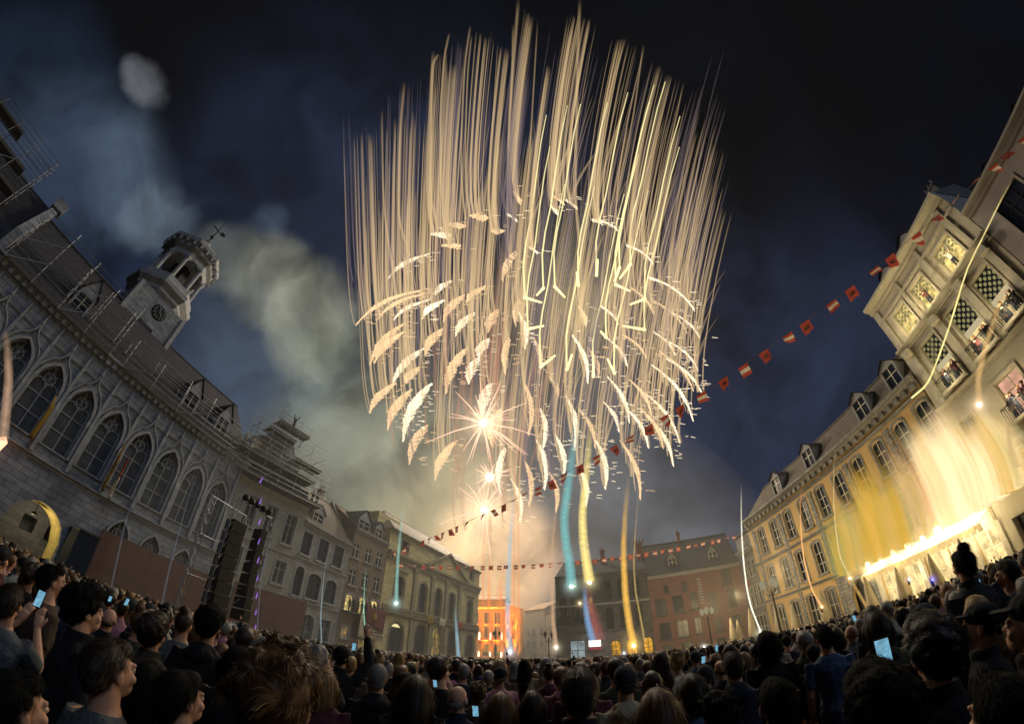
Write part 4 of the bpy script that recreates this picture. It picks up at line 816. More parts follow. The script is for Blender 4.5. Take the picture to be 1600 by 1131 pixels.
for xx, z1, n, w_ in ((-.7, 5.7, 9, .8), (.8, 5.9, 8, .42)):
    for k in range(n):
        c = MB(); z = z1 - k * .5 + .0; c.prismx([(-.95 - .006 * k * k, z - .46), (-.5, z - .44), (-.5, z - .02), (-.96 - .006 * k * k, z)], xx - w_ / 2, xx + w_ / 2); c.build('loudspeaker', M['black'], sp)
for k in range(5): c = MB(); x = -W_ / 2 + .3 + k * .4; c.ball((x, -.9, H_ + .15), .16, 8, 5); c.tube([(x, -.9, H_), (x, -.9, H_ + .1)], .03, 5); c.build('spotlight', M['black'], sp)
# ------------------------------------------------------------------ fireworks
def lean(x): return min(50, max(0, (x - 590) / 420 * 55))
def trail(x, y, D, ln=290, wob=9, n=12):  # camera-shake path of a spark, drawn as a glowing streak
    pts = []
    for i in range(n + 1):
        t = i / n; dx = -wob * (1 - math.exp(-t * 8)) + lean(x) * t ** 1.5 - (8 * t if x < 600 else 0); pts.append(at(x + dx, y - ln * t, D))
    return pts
E_frond = emit('golden_spark', 'ffd4a0', 1.3, .9, grad=True); E_hot = emit('white_gold_spark', 'ffeac4', 1.75, .92, grad=True); E_tr = emit('golden_shake_streak', 'f2cf9c', .95, .44, grad=True); E_tr2 = emit('faint_shake_streak', 'a8949a', .6, .34, grad=True)
E_line = emit('bright_spark_line', 'fff0ac', 1.4, .95, grad=True); E_st = emit('strobe_spark', 'fff0a0', 2.0); E_ray = emit('pink_star_ray', 'ffc8a8', 1.6, .9); E_core = emit('star_core', 'fffaf0', 6); E_tr3 = emit('pink_shake_streak', 'e0a080', .8, .26, grad=True)
FR = [(668,398,606,436),(655,455,556,508),(662,460,590,498),(668,470,615,500),(632,505,578,570),(628,520,585,568),(690,470,660,498),(722,462,693,503),(755,448,728,475),(738,490,712,525),(775,485,763,520),(688,515,665,555),(660,545,612,605),
(614,600,578,645),(640,610,606,672),(672,600,630,690),(665,665,640,725),(727,545,697,615),(745,560,733,600),(757,345,733,336),(722,357,700,350),(700,372,672,366),(716,388,690,384),(782,365,768,360),(806,345,792,336),(812,318,802,300),(880,320,864,308),(900,326,884,314),
(806,395,785,440),(812,470,806,510),(812,490,820,545),(796,530,790,585),(835,530,842,585),(765,600,755,650),(710,690,680,750),(820,600,825,680),(845,640,848,700),(860,590,872,620),(905,480,915,510),(895,525,918,598),(920,545,935,590),(930,345,965,360),
(980,385,1020,412),(1015,435,1085,485),(1018,470,1073,520),(1050,490,1093,528),(985,450,1022,492),(940,480,966,507),(1022,520,1055,555),(1045,535,1090,578),(975,525,1010,560),(950,530,980,572),(1030,550,1083,610),(1043,562,1100,622),(1020,572,1083,658),
(950,590,983,660),(985,595,1018,650),(1003,612,1062,692),(1002,640,1036,700),(1010,650,1052,728),(945,630,967,675),(980,640,1013,700),(970,690,1000,780),(932,690,945,765),(905,640,930,700),(885,620,897,700),(868,680,880,745),(840,690,850,765),(820,720,826,790),(800,750,812,815),(780,640,770,700),(790,700,782,770),
(700,440,680,462),(760,530,748,560),(650,575,635,600),(905,730,915,790),(860,740,868,800),(870,335,860,322),(838,395,828,388),(940,350,925,345)]
C0 = at(870, 500, 108)
gp = empty('golden_palm_firework', C0, 0, 'huge golden palm firework with feathery fronds and long trails filling the sky', 'firework')
def rel(pts): return [p - C0 for p in pts]
def strip_rel(mb, pts, w_, th=.35, fade=None): mb.strip(rel(pts), w_, th, Vector((0, 0, EYE)) - C0, fade)
fd_t = lambda t: (1 - t) ** .7 * .85 + .15 * (t < .98)
fd_s = lambda t: 1 - .5 * t
for fi, (x0, y0, x1, y1) in enumerate(FR):
    D = 108 + R.uniform(-9, 9); ln = math.hypot(x1 - x0, y1 - y0); mb = MB(); m_ = max(11, int(ln / 1.9)); left = x0 < 790
    for i in range(m_):
        t = (i + R.random() * .6) / m_; bow = 4 * t * (1 - t) * ln * .1
        x = x0 + (x1 - x0) * t + (-(y1 - y0) / ln) * bow * (-1 if left else -1) * (1 if x1 < x0 else -1) * -1; y = y0 + (y1 - y0) * t - abs((x1 - x0) / ln) * bow
        wid = (math.sin(math.pi * min(1, t * .9 + .08)) ** .7) * (17 if left else 10) * (.8 + .4 * R.random()) * (1 - .75 * t ** 3); wid = max(2, wid)
        if left: a, b = (x - wid * .5, y + 1.6), (x + wid * .7, y - 2.2)
        else: a, b = (x - wid * .45, y - 2.6), (x + wid * .5, y + 2.4)
        s = pxm(x, y, D); strip_rel(mb, [at(a[0], a[1], D), at(b[0], b[1], D + .5)], [R.uniform(1.7, 3.4) * s, R.uniform(.9, 2.2) * s], .35, lambda t: 1)
    for i in range(int(m_ * .35)):   # stray sparks
        t = R.random(); x = x0 + (x1 - x0) * t + R.uniform(4, 22); y = y0 + (y1 - y0) * t + R.uniform(-12, 4); s = pxm(x, y, D)
        strip_rel(mb, [at(x, y, D), at(x + R.uniform(4, 10), y + R.uniform(-1, 2), D)], [.8 * s, .5 * s])
    fo = mb.build('spark_frond', E_hot if (fi % 3 == 0 or fi > 38 and fi % 2) else E_frond, gp, fix=False)
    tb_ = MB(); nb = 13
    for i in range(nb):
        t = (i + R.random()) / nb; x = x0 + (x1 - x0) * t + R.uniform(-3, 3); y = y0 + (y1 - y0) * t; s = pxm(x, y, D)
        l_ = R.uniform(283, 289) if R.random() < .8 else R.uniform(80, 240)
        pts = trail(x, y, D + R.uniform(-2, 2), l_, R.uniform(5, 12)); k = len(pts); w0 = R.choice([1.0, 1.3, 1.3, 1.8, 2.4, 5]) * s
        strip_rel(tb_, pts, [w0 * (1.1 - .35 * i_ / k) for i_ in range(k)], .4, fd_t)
    tb_.build('shake_streak', E_tr if fi % 4 else E_tr2, fo, fix=False)  # camera-shake streaks above the frond, built as glowing ribbons
tb_ = MB()   # curtain of thin camera-shake streaks, built as glowing ribbons
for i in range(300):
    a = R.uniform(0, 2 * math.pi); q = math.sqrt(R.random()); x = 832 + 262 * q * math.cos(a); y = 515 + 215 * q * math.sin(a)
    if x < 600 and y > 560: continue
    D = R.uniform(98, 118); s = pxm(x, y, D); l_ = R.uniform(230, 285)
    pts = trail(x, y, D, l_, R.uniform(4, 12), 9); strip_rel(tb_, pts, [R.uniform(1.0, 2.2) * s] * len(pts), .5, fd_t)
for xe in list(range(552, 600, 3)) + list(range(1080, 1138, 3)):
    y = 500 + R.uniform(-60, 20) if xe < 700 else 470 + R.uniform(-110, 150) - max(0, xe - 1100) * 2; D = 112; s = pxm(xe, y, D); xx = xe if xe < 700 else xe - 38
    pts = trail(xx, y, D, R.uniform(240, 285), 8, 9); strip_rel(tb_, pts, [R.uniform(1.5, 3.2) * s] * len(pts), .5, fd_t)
cu = tb_.build('streak_curtain', E_tr2, gp, fix=False); cu['kind'] = 'stuff'
# long bright camera-shake lines, built as glowing ribbons
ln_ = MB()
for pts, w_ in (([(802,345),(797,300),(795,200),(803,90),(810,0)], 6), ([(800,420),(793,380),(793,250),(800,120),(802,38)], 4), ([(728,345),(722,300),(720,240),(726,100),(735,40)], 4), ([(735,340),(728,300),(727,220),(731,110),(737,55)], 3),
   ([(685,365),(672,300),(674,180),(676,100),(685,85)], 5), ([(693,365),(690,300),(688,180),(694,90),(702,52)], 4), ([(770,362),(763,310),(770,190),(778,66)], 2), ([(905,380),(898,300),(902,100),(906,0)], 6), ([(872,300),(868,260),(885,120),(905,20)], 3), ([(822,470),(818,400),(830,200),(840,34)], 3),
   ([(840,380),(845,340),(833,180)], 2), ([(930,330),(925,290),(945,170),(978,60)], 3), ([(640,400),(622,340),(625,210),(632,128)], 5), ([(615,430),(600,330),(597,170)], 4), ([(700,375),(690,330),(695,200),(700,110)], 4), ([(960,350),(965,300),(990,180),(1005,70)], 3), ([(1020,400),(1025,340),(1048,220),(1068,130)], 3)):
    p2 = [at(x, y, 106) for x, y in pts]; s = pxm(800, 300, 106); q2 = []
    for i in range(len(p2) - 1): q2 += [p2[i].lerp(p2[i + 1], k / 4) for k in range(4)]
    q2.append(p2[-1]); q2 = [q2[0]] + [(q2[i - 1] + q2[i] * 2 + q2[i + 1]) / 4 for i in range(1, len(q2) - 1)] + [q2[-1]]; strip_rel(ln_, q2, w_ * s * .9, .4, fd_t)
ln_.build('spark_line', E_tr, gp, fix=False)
# strobes
st = empty('strobe_firework', C0, 0, 'cluster of bright yellow strobe sparks with hooked lines right of the sky centre', 'firework')
for (x0, y0, x1, y1) in ((820,465,847,473),(825,514,850,509),(845,573,868,555),(886,577,894,553),(927,588,927,564),(960,583,949,560),(947,527,938,517),(1007,515,972,509),(1008,467,984,476),(962,445,985,455),(968,418,960,440),(932,430,934,405),(904,446,901,425),(867,448,883,465),(849,450,838,462),(985,413,968,436)):
    D = 100; s = pxm(x0, y0, D); mb = MB(); strip_rel(mb, [at(x0, y0, D), at(x1, y1, D)], [4.5 * s, 2.6 * s], .8); mb.ball(at(x0, y0, D) - C0, 2.6 * s, 8, 6); so = mb.build('spark', E_st, st)
    pts = [at(x0 + dx * 1.0 + lean(x0) * (t ** 1.4) * 1.05, y0 - 285 * t, D) for t, dx in ((0, 0), (.08, -2), (.18, -5), (.3, -4), (.45, 0), (.65, 0), (.85, 0), (1, 2))]
    mb = MB(); strip_rel(mb, pts, [3 * s, 3 * s, 3 * s, 2.8 * s, 2.6 * s, 2.4 * s, 2 * s, 1.4 * s], .5, lambda t: 1 - .4 * t); mb.build('spark_shake_streak', E_line, so, fix=False)  # camera-shake line of the strobe, built as a glowing ribbon
mb = MB()
for i in range(60): x, y = 915 + R.gauss(0, 22), 500 + R.gauss(0, 18); mb.ball(at(x, y, 100) - C0, R.uniform(.6, 1.2) * pxm(x, y, 100), 5, 4)
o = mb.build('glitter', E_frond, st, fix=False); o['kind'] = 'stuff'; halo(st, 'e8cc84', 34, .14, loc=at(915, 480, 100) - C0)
# three launching stars
for (x, y, r_, n, lab) in ((755, 661, 78, 30, 'highest of the three white stars bursting above the street, with the longest rays'), (765, 745, 34, 18, 'middle white star burst, round with short rays'), (757, 797, 66, 26, 'lowest white star burst just above the bunting')):
    D = 96; P0 = at(x, y, D); s = pxm(x, y, D); f = empty('star_burst', P0, 0, lab, 'firework', 'three star bursts stacked above the street')
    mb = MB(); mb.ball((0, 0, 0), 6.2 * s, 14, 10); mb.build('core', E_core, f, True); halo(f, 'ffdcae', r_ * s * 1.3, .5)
    for i in range(n):
        d = Vector((R.gauss(0, 1), R.gauss(0, 1), R.gauss(0, 1))).normalized(); l_ = r_ * s * R.uniform(.6, 1.25); rx = MB(); b = d.orthogonal() * l_ * .05
        rx.tube([d * 3 * s, d * l_ * .5 + Vector((0, 0, .01 * l_)), d * l_ + Vector((0, 0, -.06 * l_))], [1.5 * s, .9 * s, .25 * s], 5); rx.build('ray', E_ray, f, fix=False)
mb = MB()
for i in range(40): x, y = R.gauss(760, 90), R.gauss(770, 60); mb.ball(at(x, y, 95), R.uniform(.5, 1.4) * pxm(x, y, 95), 5, 4)
tag(mb.build('spark_dust', E_frond, fix=False), 'loose white sparks drifting around the lower star bursts', 'sparks', kind='stuff')
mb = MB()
for i in range(70):  # pink camera-shake streaks, built as glowing ribbons
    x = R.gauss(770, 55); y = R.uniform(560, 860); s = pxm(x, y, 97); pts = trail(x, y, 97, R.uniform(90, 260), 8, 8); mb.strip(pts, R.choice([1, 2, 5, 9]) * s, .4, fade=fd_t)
tag(mb.build('pink_streaks', E_tr3, fix=False), 'pinkish camera-shake streaks of light over the theatre roof', 'shake streaks', kind='stuff')
# camera-shake trails of lamps, built as glowing ribbons over the square
def shake_trail(pts, w_, c, s_, D, label, alpha=.75, taper=1):
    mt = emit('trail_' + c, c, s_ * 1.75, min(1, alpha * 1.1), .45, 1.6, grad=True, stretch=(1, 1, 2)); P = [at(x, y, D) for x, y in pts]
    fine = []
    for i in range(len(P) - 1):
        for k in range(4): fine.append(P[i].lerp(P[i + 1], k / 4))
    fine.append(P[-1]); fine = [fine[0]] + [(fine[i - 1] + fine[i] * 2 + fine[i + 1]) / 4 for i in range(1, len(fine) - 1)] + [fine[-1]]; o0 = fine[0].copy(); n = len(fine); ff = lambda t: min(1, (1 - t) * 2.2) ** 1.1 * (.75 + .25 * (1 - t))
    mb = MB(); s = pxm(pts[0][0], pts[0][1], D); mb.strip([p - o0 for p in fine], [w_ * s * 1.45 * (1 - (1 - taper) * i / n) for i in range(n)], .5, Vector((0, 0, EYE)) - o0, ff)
    o = mb.build('light_trail', mt, fix=False); o.location = o0; tag(o, label, 'light trail', 'camera-shake light trails over the square'); return o
shake_trail([(893,915),(890,880),(884,850),(881,810),(886,770),(892,730),(899,680),(901,645)], 12, '6fb4b4', .75, 48, 'wide cyan light trail rising in front of the dark corner building', .8, .8)
shake_trail([(921,908),(915,870),(911,840),(910,800),(915,750),(920,700),(926,640)], 12, 'e8cf7c', 1.0, 47, 'wide pale yellow light trail right beside the cyan one', .85, .6)
shake_trail([(934,1000),(928,970),(920,940),(917,908)], 18, 'b0625c', .55, 49, 'short red and blue light trail above the glowing shop sign', .55, .5)
shake_trail([(926,1000),(918,970),(914,940),(913,910)], 9, '6f9cc8', .75, 48.6, 'short blue light trail just left of the shop sign', .7, .6)
shake_trail([(990,1004),(984,980),(977,930),(975,890),(974,850),(977,800),(982,740)], 9, 'd9a647', .95, 48, 'amber light trail with a dark core rising from a round lamp', .85, .7)
shake_trail([(1007,1000),(1000,960),(993,925),(990,880),(992,840),(996,790),(998,745)], 3, 'b89a5c', .75, 48, 'thin amber light trail right of the thick amber one', .6, .6)
shake_trail([(869,1010),(864,970),(862,900),(863,850),(868,800),(873,740)], 6, 'c8a07c', .7, 48, 'pale pink light trail at the left corner of the dark building', .6, .5)
shake_trail([(797,1015),(793,970),(794,900),(797,850),(801,800),(803,760)], 7, '9fb6c0', .75, 60, 'pale blue light trail in front of the orange building', .75, .7)
shake_trail([(619,942),(620,910),(622,870),(627,820),(633,775)], 5, '7fb0a4', .8, 46, 'thin teal light trail before the left theatre window', .7, .5)
shake_trail([(718,1052),(716,1020),(713,980),(711,940)], 6, '8fb0bc', .7, 14, 'pale light trail rising from a phone before the theatre', .7, .5)
shake_trail([(1190,990),(1174,950),(1167,920),(1162,880),(1159,840),(1158,800),(1158,756)], 2.2, 'f0ead0', 1.2, 30, 'thin white light trail rising from a bright torch', .95, .8)
shake_trail([(1284,948),(1268,920),(1257,880),(1252,840),(1250,800),(1253,740)], 2.4, 'e0a468', 1.1, 26, 'thin orange light trail before the ochre house', .9, .6)
shake_trail([(1330,905),(1312,870),(1306,830),(1302,780),(1303,720),(1305,705)], 2.2, 'c8ae7c', .9, 22, 'thin pale light trail left of the archway', .8, .5)
shake_trail([(1375,985),(1350,940),(1335,915),(1328,900)], 5, 'c8a05c', .8, 22, 'amber light trail falling from the archway lamp', .6, .7)
shake_trail([(1424,622),(1450,600),(1480,520),(1510,420),(1560,320),(1582,280)], 2.4, 'ecd88c', 1.1, 26, 'thin bright light trail curving over the pale party house windows', .9, .7)
shake_trail([(1470,620),(1500,480),(1450,420),(1530,300),(1560,240)][:1] + [(1440,470),(1470,400),(1510,320),(1545,262)], 7, '8c8456', .5, 26, 'broad faint green light trail across the top of the party house', .3, .6)
shake_trail([(1530,630),(1528,590),(1540,540),(1563,470),(1580,410)], 9, 'd8ae70', .75, 25, 'broad golden light trail rising from the window lamp of the party house', .5, .6)
shake_trail([(1590,730),(1578,700),(1575,660),(1585,620)], 9, 'c0a070', .6, 24.5, 'curling pale light trail at the lower right windows', .5, .7)
shake_trail([(590,1030),(572,1000),(568,950),(572,880)][1:], 1.6, '7fc0a8', .9, 30, 'thin teal light trail before the brick house', .8, .6)
shake_trail([(503,1015),(501,960),(506,900),(512,860)], 1.6, '8ca0a4', .8, 26, 'thin grey light trail before the stone house', .6, .6)
shake_trail([(402,985),(408,900),(420,850),(440,780)], 1.8, '5a5a64', .7, 18, 'thin dim light trail beside the speaker tower', .5, .6)
shake_trail([(250,960),(262,900),(280,830),(300,760),(330,700)], 2.5, '5c6068', .6, 15, 'thin pale light trail across the town hall windows', .5, .6)
shake_trail([(170,935),(182,880),(200,800),(225,730)], 2.5, '5c6068', .6, 14, 'faint light trail rising over the brown hoarding', .45, .6)
shake_trail([(4,688),(10,640),(14,590),(12,545),(8,515)], 13, 'd8b090', .5, 24, 'broad pinkish light trail rising from the lantern at the left edge', .6, .6)
for k in range(9): y = 985 - k * 24 - k * k * .6; shake_trail([(398 + k * 1.0, y), (399 + k * 1.4 + 1, y - 11)], 1.8, '8a62c0' if k % 2 else '9a6ad0', .8, 19, ['lowest', 'second lowest', 'third lowest', 'fourth lowest', 'middle', 'fourth highest', 'third highest', 'second highest', 'highest'][k] + ' short violet dash of light in the column by the speaker tower', .85, 1)
# camera-shake smear of the cafe lights, built as glowing ribbons
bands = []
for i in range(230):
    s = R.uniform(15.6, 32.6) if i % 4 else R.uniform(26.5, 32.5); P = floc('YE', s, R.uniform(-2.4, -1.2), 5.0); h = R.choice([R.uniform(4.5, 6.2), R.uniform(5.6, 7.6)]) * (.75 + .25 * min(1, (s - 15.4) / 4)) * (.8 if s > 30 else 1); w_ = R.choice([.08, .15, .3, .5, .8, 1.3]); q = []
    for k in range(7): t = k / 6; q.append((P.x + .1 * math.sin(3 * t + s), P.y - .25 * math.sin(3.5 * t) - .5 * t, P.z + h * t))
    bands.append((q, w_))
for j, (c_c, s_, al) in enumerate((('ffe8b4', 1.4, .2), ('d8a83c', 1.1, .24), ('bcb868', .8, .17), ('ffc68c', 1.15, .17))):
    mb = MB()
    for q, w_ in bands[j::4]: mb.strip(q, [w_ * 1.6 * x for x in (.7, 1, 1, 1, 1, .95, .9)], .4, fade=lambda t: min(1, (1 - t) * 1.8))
    tag(mb.build('cafe_light_smear', emit('cafe_glow_' + c_c, c_c, s_, al * 2.1, .5, .8, grad=True, stretch=(3, 3, .3)), fix=False), ('cream', 'deep yellow', 'greenish', 'peach')[j] + ' camera-shake streaks of the cafe lights above the awning', 'glow', 'golden glow over the cafe', 'stuff')

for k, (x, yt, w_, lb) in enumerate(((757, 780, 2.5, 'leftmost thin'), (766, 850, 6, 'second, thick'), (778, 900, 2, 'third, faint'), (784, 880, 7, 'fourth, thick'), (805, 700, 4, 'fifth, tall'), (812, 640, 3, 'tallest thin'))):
    shake_trail([(x, 1018), (x - 1, 980), (x - 2, 940), (x - 2, (940 + yt) / 2), (x + 3, yt)], w_, 'ff8c3c', .75, 86, lb + ' orange light trail in front of the orange corner building', .5, .7)
# ------------------------------------------------------------------ people
def remesh(mb, voxel, smooth=2, dec=1.0, name='m'):
    me = bpy.data.meshes.new(name); me.from_pydata(mb.v, [], mb.f); o = bpy.data.objects.new(name, me); col.objects.link(o)
    q = o.modifiers.new('r', 'REMESH'); q.mode = 'VOXEL'; q.voxel_size = voxel; q.use_smooth_shade = True
    if smooth: q = o.modifiers.new('s', 'SMOOTH'); q.iterations = smooth; q.factor = .5
    if dec < 1: q = o.modifiers.new('d', 'DECIMATE'); q.ratio = dec
    dg = bpy.context.evaluated_depsgraph_get(); res = bpy.data.meshes.new_from_object(o.evaluated_get(dg)); res.name = name
    bpy.data.objects.remove(o); bpy.data.meshes.remove(me)
    res.polygons.foreach_set('use_smooth', [True] * len(res.polygons)); return res
TILT = Matrix.Rotation(math.radians(16), 3, 'X'); NK = Vector((0, -.01, 1.52))
def hd(p): return TILT @ (Vector(p) - NK) + NK
def hball(mb, c, r, n=14, k=10): mb.ball(hd(c), r, n, k, TILT)
def loft(mb, rings, n=14):   # (z, y, rx, ry)
    vs = [(rx * math.cos(2 * math.pi * j / n), y + ry * math.sin(2 * math.pi * j / n), z) for z, y, rx, ry in rings for j in range(n)]; k = len(rings)
    mb.add(vs, [(i * n + j, i * n + (j + 1) % n, (i + 1) * n + (j + 1) % n, (i + 1) * n + j) for i in range(k - 1) for j in range(n)] + [tuple(reversed(range(n))), tuple((k - 1) * n + j for j in range(n))])
ARM = dict(down=((.245, -.03, 1.13), (.24, .09, .89), (0, .25, -1)), front=((.25, .02, 1.14), (.07, .24, 1.22), (-.8, .4, .3)),
           phone=((.25, .19, 1.25), (.075, .36, 1.50), (-.25, .2, 1)), high=((.30, .08, 1.62), (.25, .18, 1.88), (-.2, .2, 1)), pocket=((.30, -.06, 1.15), (.2, .08, .98), (-.5, .3, -.8)))
POSE = dict(down=('down', 'down'), phone=('phone', 'phone'), high=('high', 'down'), folded=('front', 'front'), wave=('high', 'high'), pocket=('pocket', 'pocket'), single=('phone', 'down'))
def hand(mb, w, d, sx, fine):
    d = Vector(d).normalized(); s = d.cross(Vector((0, 1, 0))).normalized() * sx; n = s.cross(d).normalized() * (1 if sx > 0 else -1)
    if n.y < 0: n = -n
    mb.tube([w, w + d * .04, w + d * .09], [.026, .036, .034], 8)
    for i in range(4):
        b = w + d * .085 + s * (i - 1.5) * .019; l_ = (.036, .042, .039, .03)[i]
        mb.tube([b - d * .02, b + d * l_, b + d * l_ * 1.7 + n * .018, b + d * l_ * 1.9 + n * .042], [.0095, .009, .0085, .007], 6)
    b = w + d * .03 - s * .028; mb.tube([b, b - s * .025 + d * .03, b - s * .03 + d * .058 + n * .012], [.013, .011, .008], 6)
def arms(mb, pose, inf=0, sleeve='long', fine=True, skin=True):
    for side, a in zip((1, -1), POSE[pose]):
        el, wr, hdir = ARM[a]; sh_ = Vector((.175 * side, 0, 1.405)); el = Vector((el[0] * side, el[1], el[2])); wr = Vector((wr[0] * side, wr[1], wr[2]))
        if sleeve == 'long' or skin: mb.tube([sh_ + (sh_ - el).normalized() * .02, sh_.lerp(el, .3), el, el.lerp(wr, .35), wr], [.056 + inf, .050 + inf, .040 + inf, .041 + inf, .027 + inf * .9], 10)
        else: mb.tube([sh_ + (sh_ - el).normalized() * .02, sh_.lerp(el, .3), sh_.lerp(el, .75)], [.06 + inf, .056 + inf, .054 + inf], 10)
        if skin: hand(mb, wr, (hdir[0] * side, hdir[1], hdir[2]), side, fine)
def body_mb(pose, fine=True, legs=True):
    mb = MB()
    loft(mb, [(.90, 0, .15, .11), (.97, -.01, .165, .12), (1.08, 0, .135, .098), (1.22, .0, .155, .11), (1.34, -.01, .175, .112), (1.42, -.01, .15, .085), (1.47, -.012, .085, .065), (1.50, -.01, .06, .06)])
    a, b = Vector((0, -.012, 1.45)), hd((0, -.012, 1.6)); mb.tube([a, b], [.064, .056], 12)
    if legs:
        for s in (1, -1):
            mb.tube([(s * .085, 0, .95), (s * .095, .005, .7), (s * .1, .012, .5), (s * .1, -.01, .38), (s * .1, -.02, .09)], [.088, .075, .054, .056, .038], 10)
            mb.ball((s * .105, .05, .045), (.045, .13, .045), 10, 6)
    arms(mb, pose, 0, fine=fine)
    hball(mb, (0, -.016, 1.668), (.075, .095, .085)); hball(mb, (0, .028, 1.618), (.059, .066, .088)); hball(mb, (0, .048, 1.563), (.043, .046, .038))
    mb.tube([hd((0, .082, 1.658)), hd((0, .098, 1.63)), hd((0, .106, 1.61))], [.008, .010, .0125], 8)
    hball(mb, (0, .087, 1.58), (.022, .013, .008), 8, 6); hball(mb, (0, .085, 1.568), (.02, .013, .009), 8, 6)
    for s in (1, -1):
        hball(mb, (s * .076, -.004, 1.625), (.009, .02, .031), 8, 6); hball(mb, (s * .03, .082, 1.655), (.024, .014, .009), 8, 6); hball(mb, (s * .036, .07, 1.60), (.024, .022, .022), 8, 6)
        hball(mb, (s * .03, .077, 1.636), (.012, .012, .010), 8, 6)
    return mb
def top_mb(kind, pose):
    mb = MB(); f = .018 if kind != 'tee' else .012
    loft(mb, [(.84, 0, .172 + f, .135 + f), (.97, -.01, .17 + f, .128 + f), (1.08, 0, .145 + f, .108 + f), (1.22, .0, .158 + f, .118 + f), (1.34, -.01, .178 + f, .118 + f), (1.42, -.01, .152 + f, .09 + f), (1.465, -.012, .09 + f, .068 + f), (1.485, -.012, .07, .062)])
    arms(mb, pose, f * .9, 'long' if kind != 'tee' else 'short', True, False)
    if kind == 'hood': mb.ball((0, -.105, 1.42), (.115, .07, .075), 12, 8); mb.ball((0, -.06, 1.475), (.105, .07, .04), 12, 8)
    if kind == 'jacket': mb.lathe([(.075, 1.44), (.083, 1.5), (.078, 1.535), (.07, 1.53)], 14, 0, -.012)
    return mb
def legs_mb():
    mb = MB()
    for s in (1, -1): mb.tube([(s * .085, 0, .97), (s * .095, .005, .7), (s * .1, .012, .5), (s * .1, -.01, .38), (s * .1, -.02, .06)], [.102, .09, .07, .07, .06], 12)
    loft(mb, [(.84, 0, .17, .13), (.98, 0, .168, .125)]); return mb
def hair_shape(style):
    mb = MB()
    if style in ('short', 'tousled', 'curly', 'grey'):
        g = {'short': 0, 'grey': .0, 'tousled': .014, 'curly': .022}[style]
        hball(mb, (0, -.03, 1.682 + g * .5), (.083 + g, .095 + g, .084 + g)); hball(mb, (0, -.055, 1.635), (.07 + g * .5, .058 + g, .07)); hball(mb, (0, .02, 1.715 + g), (.062 + g, .07 + g, .045 + g))
        if style in ('tousled', 'curly'):
            for i in range(190 if style == 'curly' else 34):
                a, b = R.uniform(0, 6.28), R.uniform(-.1, 1.4); r_ = Vector((math.cos(a) * math.cos(b) * .095, math.sin(a) * math.cos(b) * .105 - .03, math.sin(b) * .1))
                if r_.y > .05 and r_.z < .055: continue
                hball(mb, Vector((0, 0, 1.682)) + r_ * (1.06 if style == 'curly' else 1), R.uniform(.009, .017) if style == 'curly' else R.uniform(.016, .03), 6, 5)
    elif style == 'bald': 
        for s in (-1, 1): hball(mb, (s * .066, -.04, 1.635), (.014, .042, .03), 10, 8)
        hball(mb, (0, -.098, 1.625), (.06, .016, .03), 10, 8)
    elif style in ('long', 'bob', 'pony'):
        hball(mb, (0, -.028, 1.685), (.088, .102, .09)); hball(mb, (0, .03, 1.72), (.062, .066, .045))
        if style == 'long':
            hball(mb, (0, -.062, 1.60), (.096, .062, .12)); mb.ball((0, -.085, 1.44), (.118, .055, .17), 14, 10); mb.ball((0, -.10, 1.30), (.10, .045, .14), 14, 10)
            for s in (1, -1): mb.tube([hd((s * .078, -.01, 1.68)), hd((s * .09, .005, 1.58)), (s * .1, -.02, 1.44)], [.03, .032, .03], 8)
        elif style == 'bob':
            hball(mb, (0, -.055, 1.60), (.1, .07, .1))
            for s in (1, -1): mb.tube([hd((s * .078, 0, 1.68)), hd((s * .088, .012, 1.6)), hd((s * .085, .01, 1.55))], [.03, .032, .026], 8)
        else: hball(mb, (0, -.055, 1.64), (.075, .06, .07)); mb.tube([hd((0, -.12, 1.70)), hd((0, -.16, 1.68)), hd((0, -.165, 1.6)), hd((0, -.14, 1.48))], [.026, .034, .03, .012], 8)
    elif style == 'bun': hball(mb, (0, -.028, 1.683), (.084, .098, .086)); hball(mb, (0, -.055, 1.64), (.07, .055, .06)); hball(mb, (0, -.06, 1.79), (.045, .045, .038)); hball(mb, (0, .03, 1.715), (.06, .06, .042))
    elif style == 'cap':
        hball(mb, (0, -.02, 1.695), (.087, .106, .08)); mb.add([hd((x, y, 1.697 + z)) for x, y, z in ((-.075, .06, 0), (.075, .06, 0), (.06, .16, -.012), (-.06, .16, -.012), (-.075, .06, .012), (.075, .06, .012), (.06, .16, -.002), (-.06, .16, -.002))], [(0, 1, 2, 3), (7, 6, 5, 4), (0, 4, 5, 1), (1, 5, 6, 2), (2, 6, 7, 3), (3, 7, 4, 0)])
    elif style == 'beanie': hball(mb, (0, -.022, 1.70), (.09, .108, .095)); mb.ball(hd((0, -.025, 1.665)), (.093, .112, .025), 14, 6, TILT)
    return mb
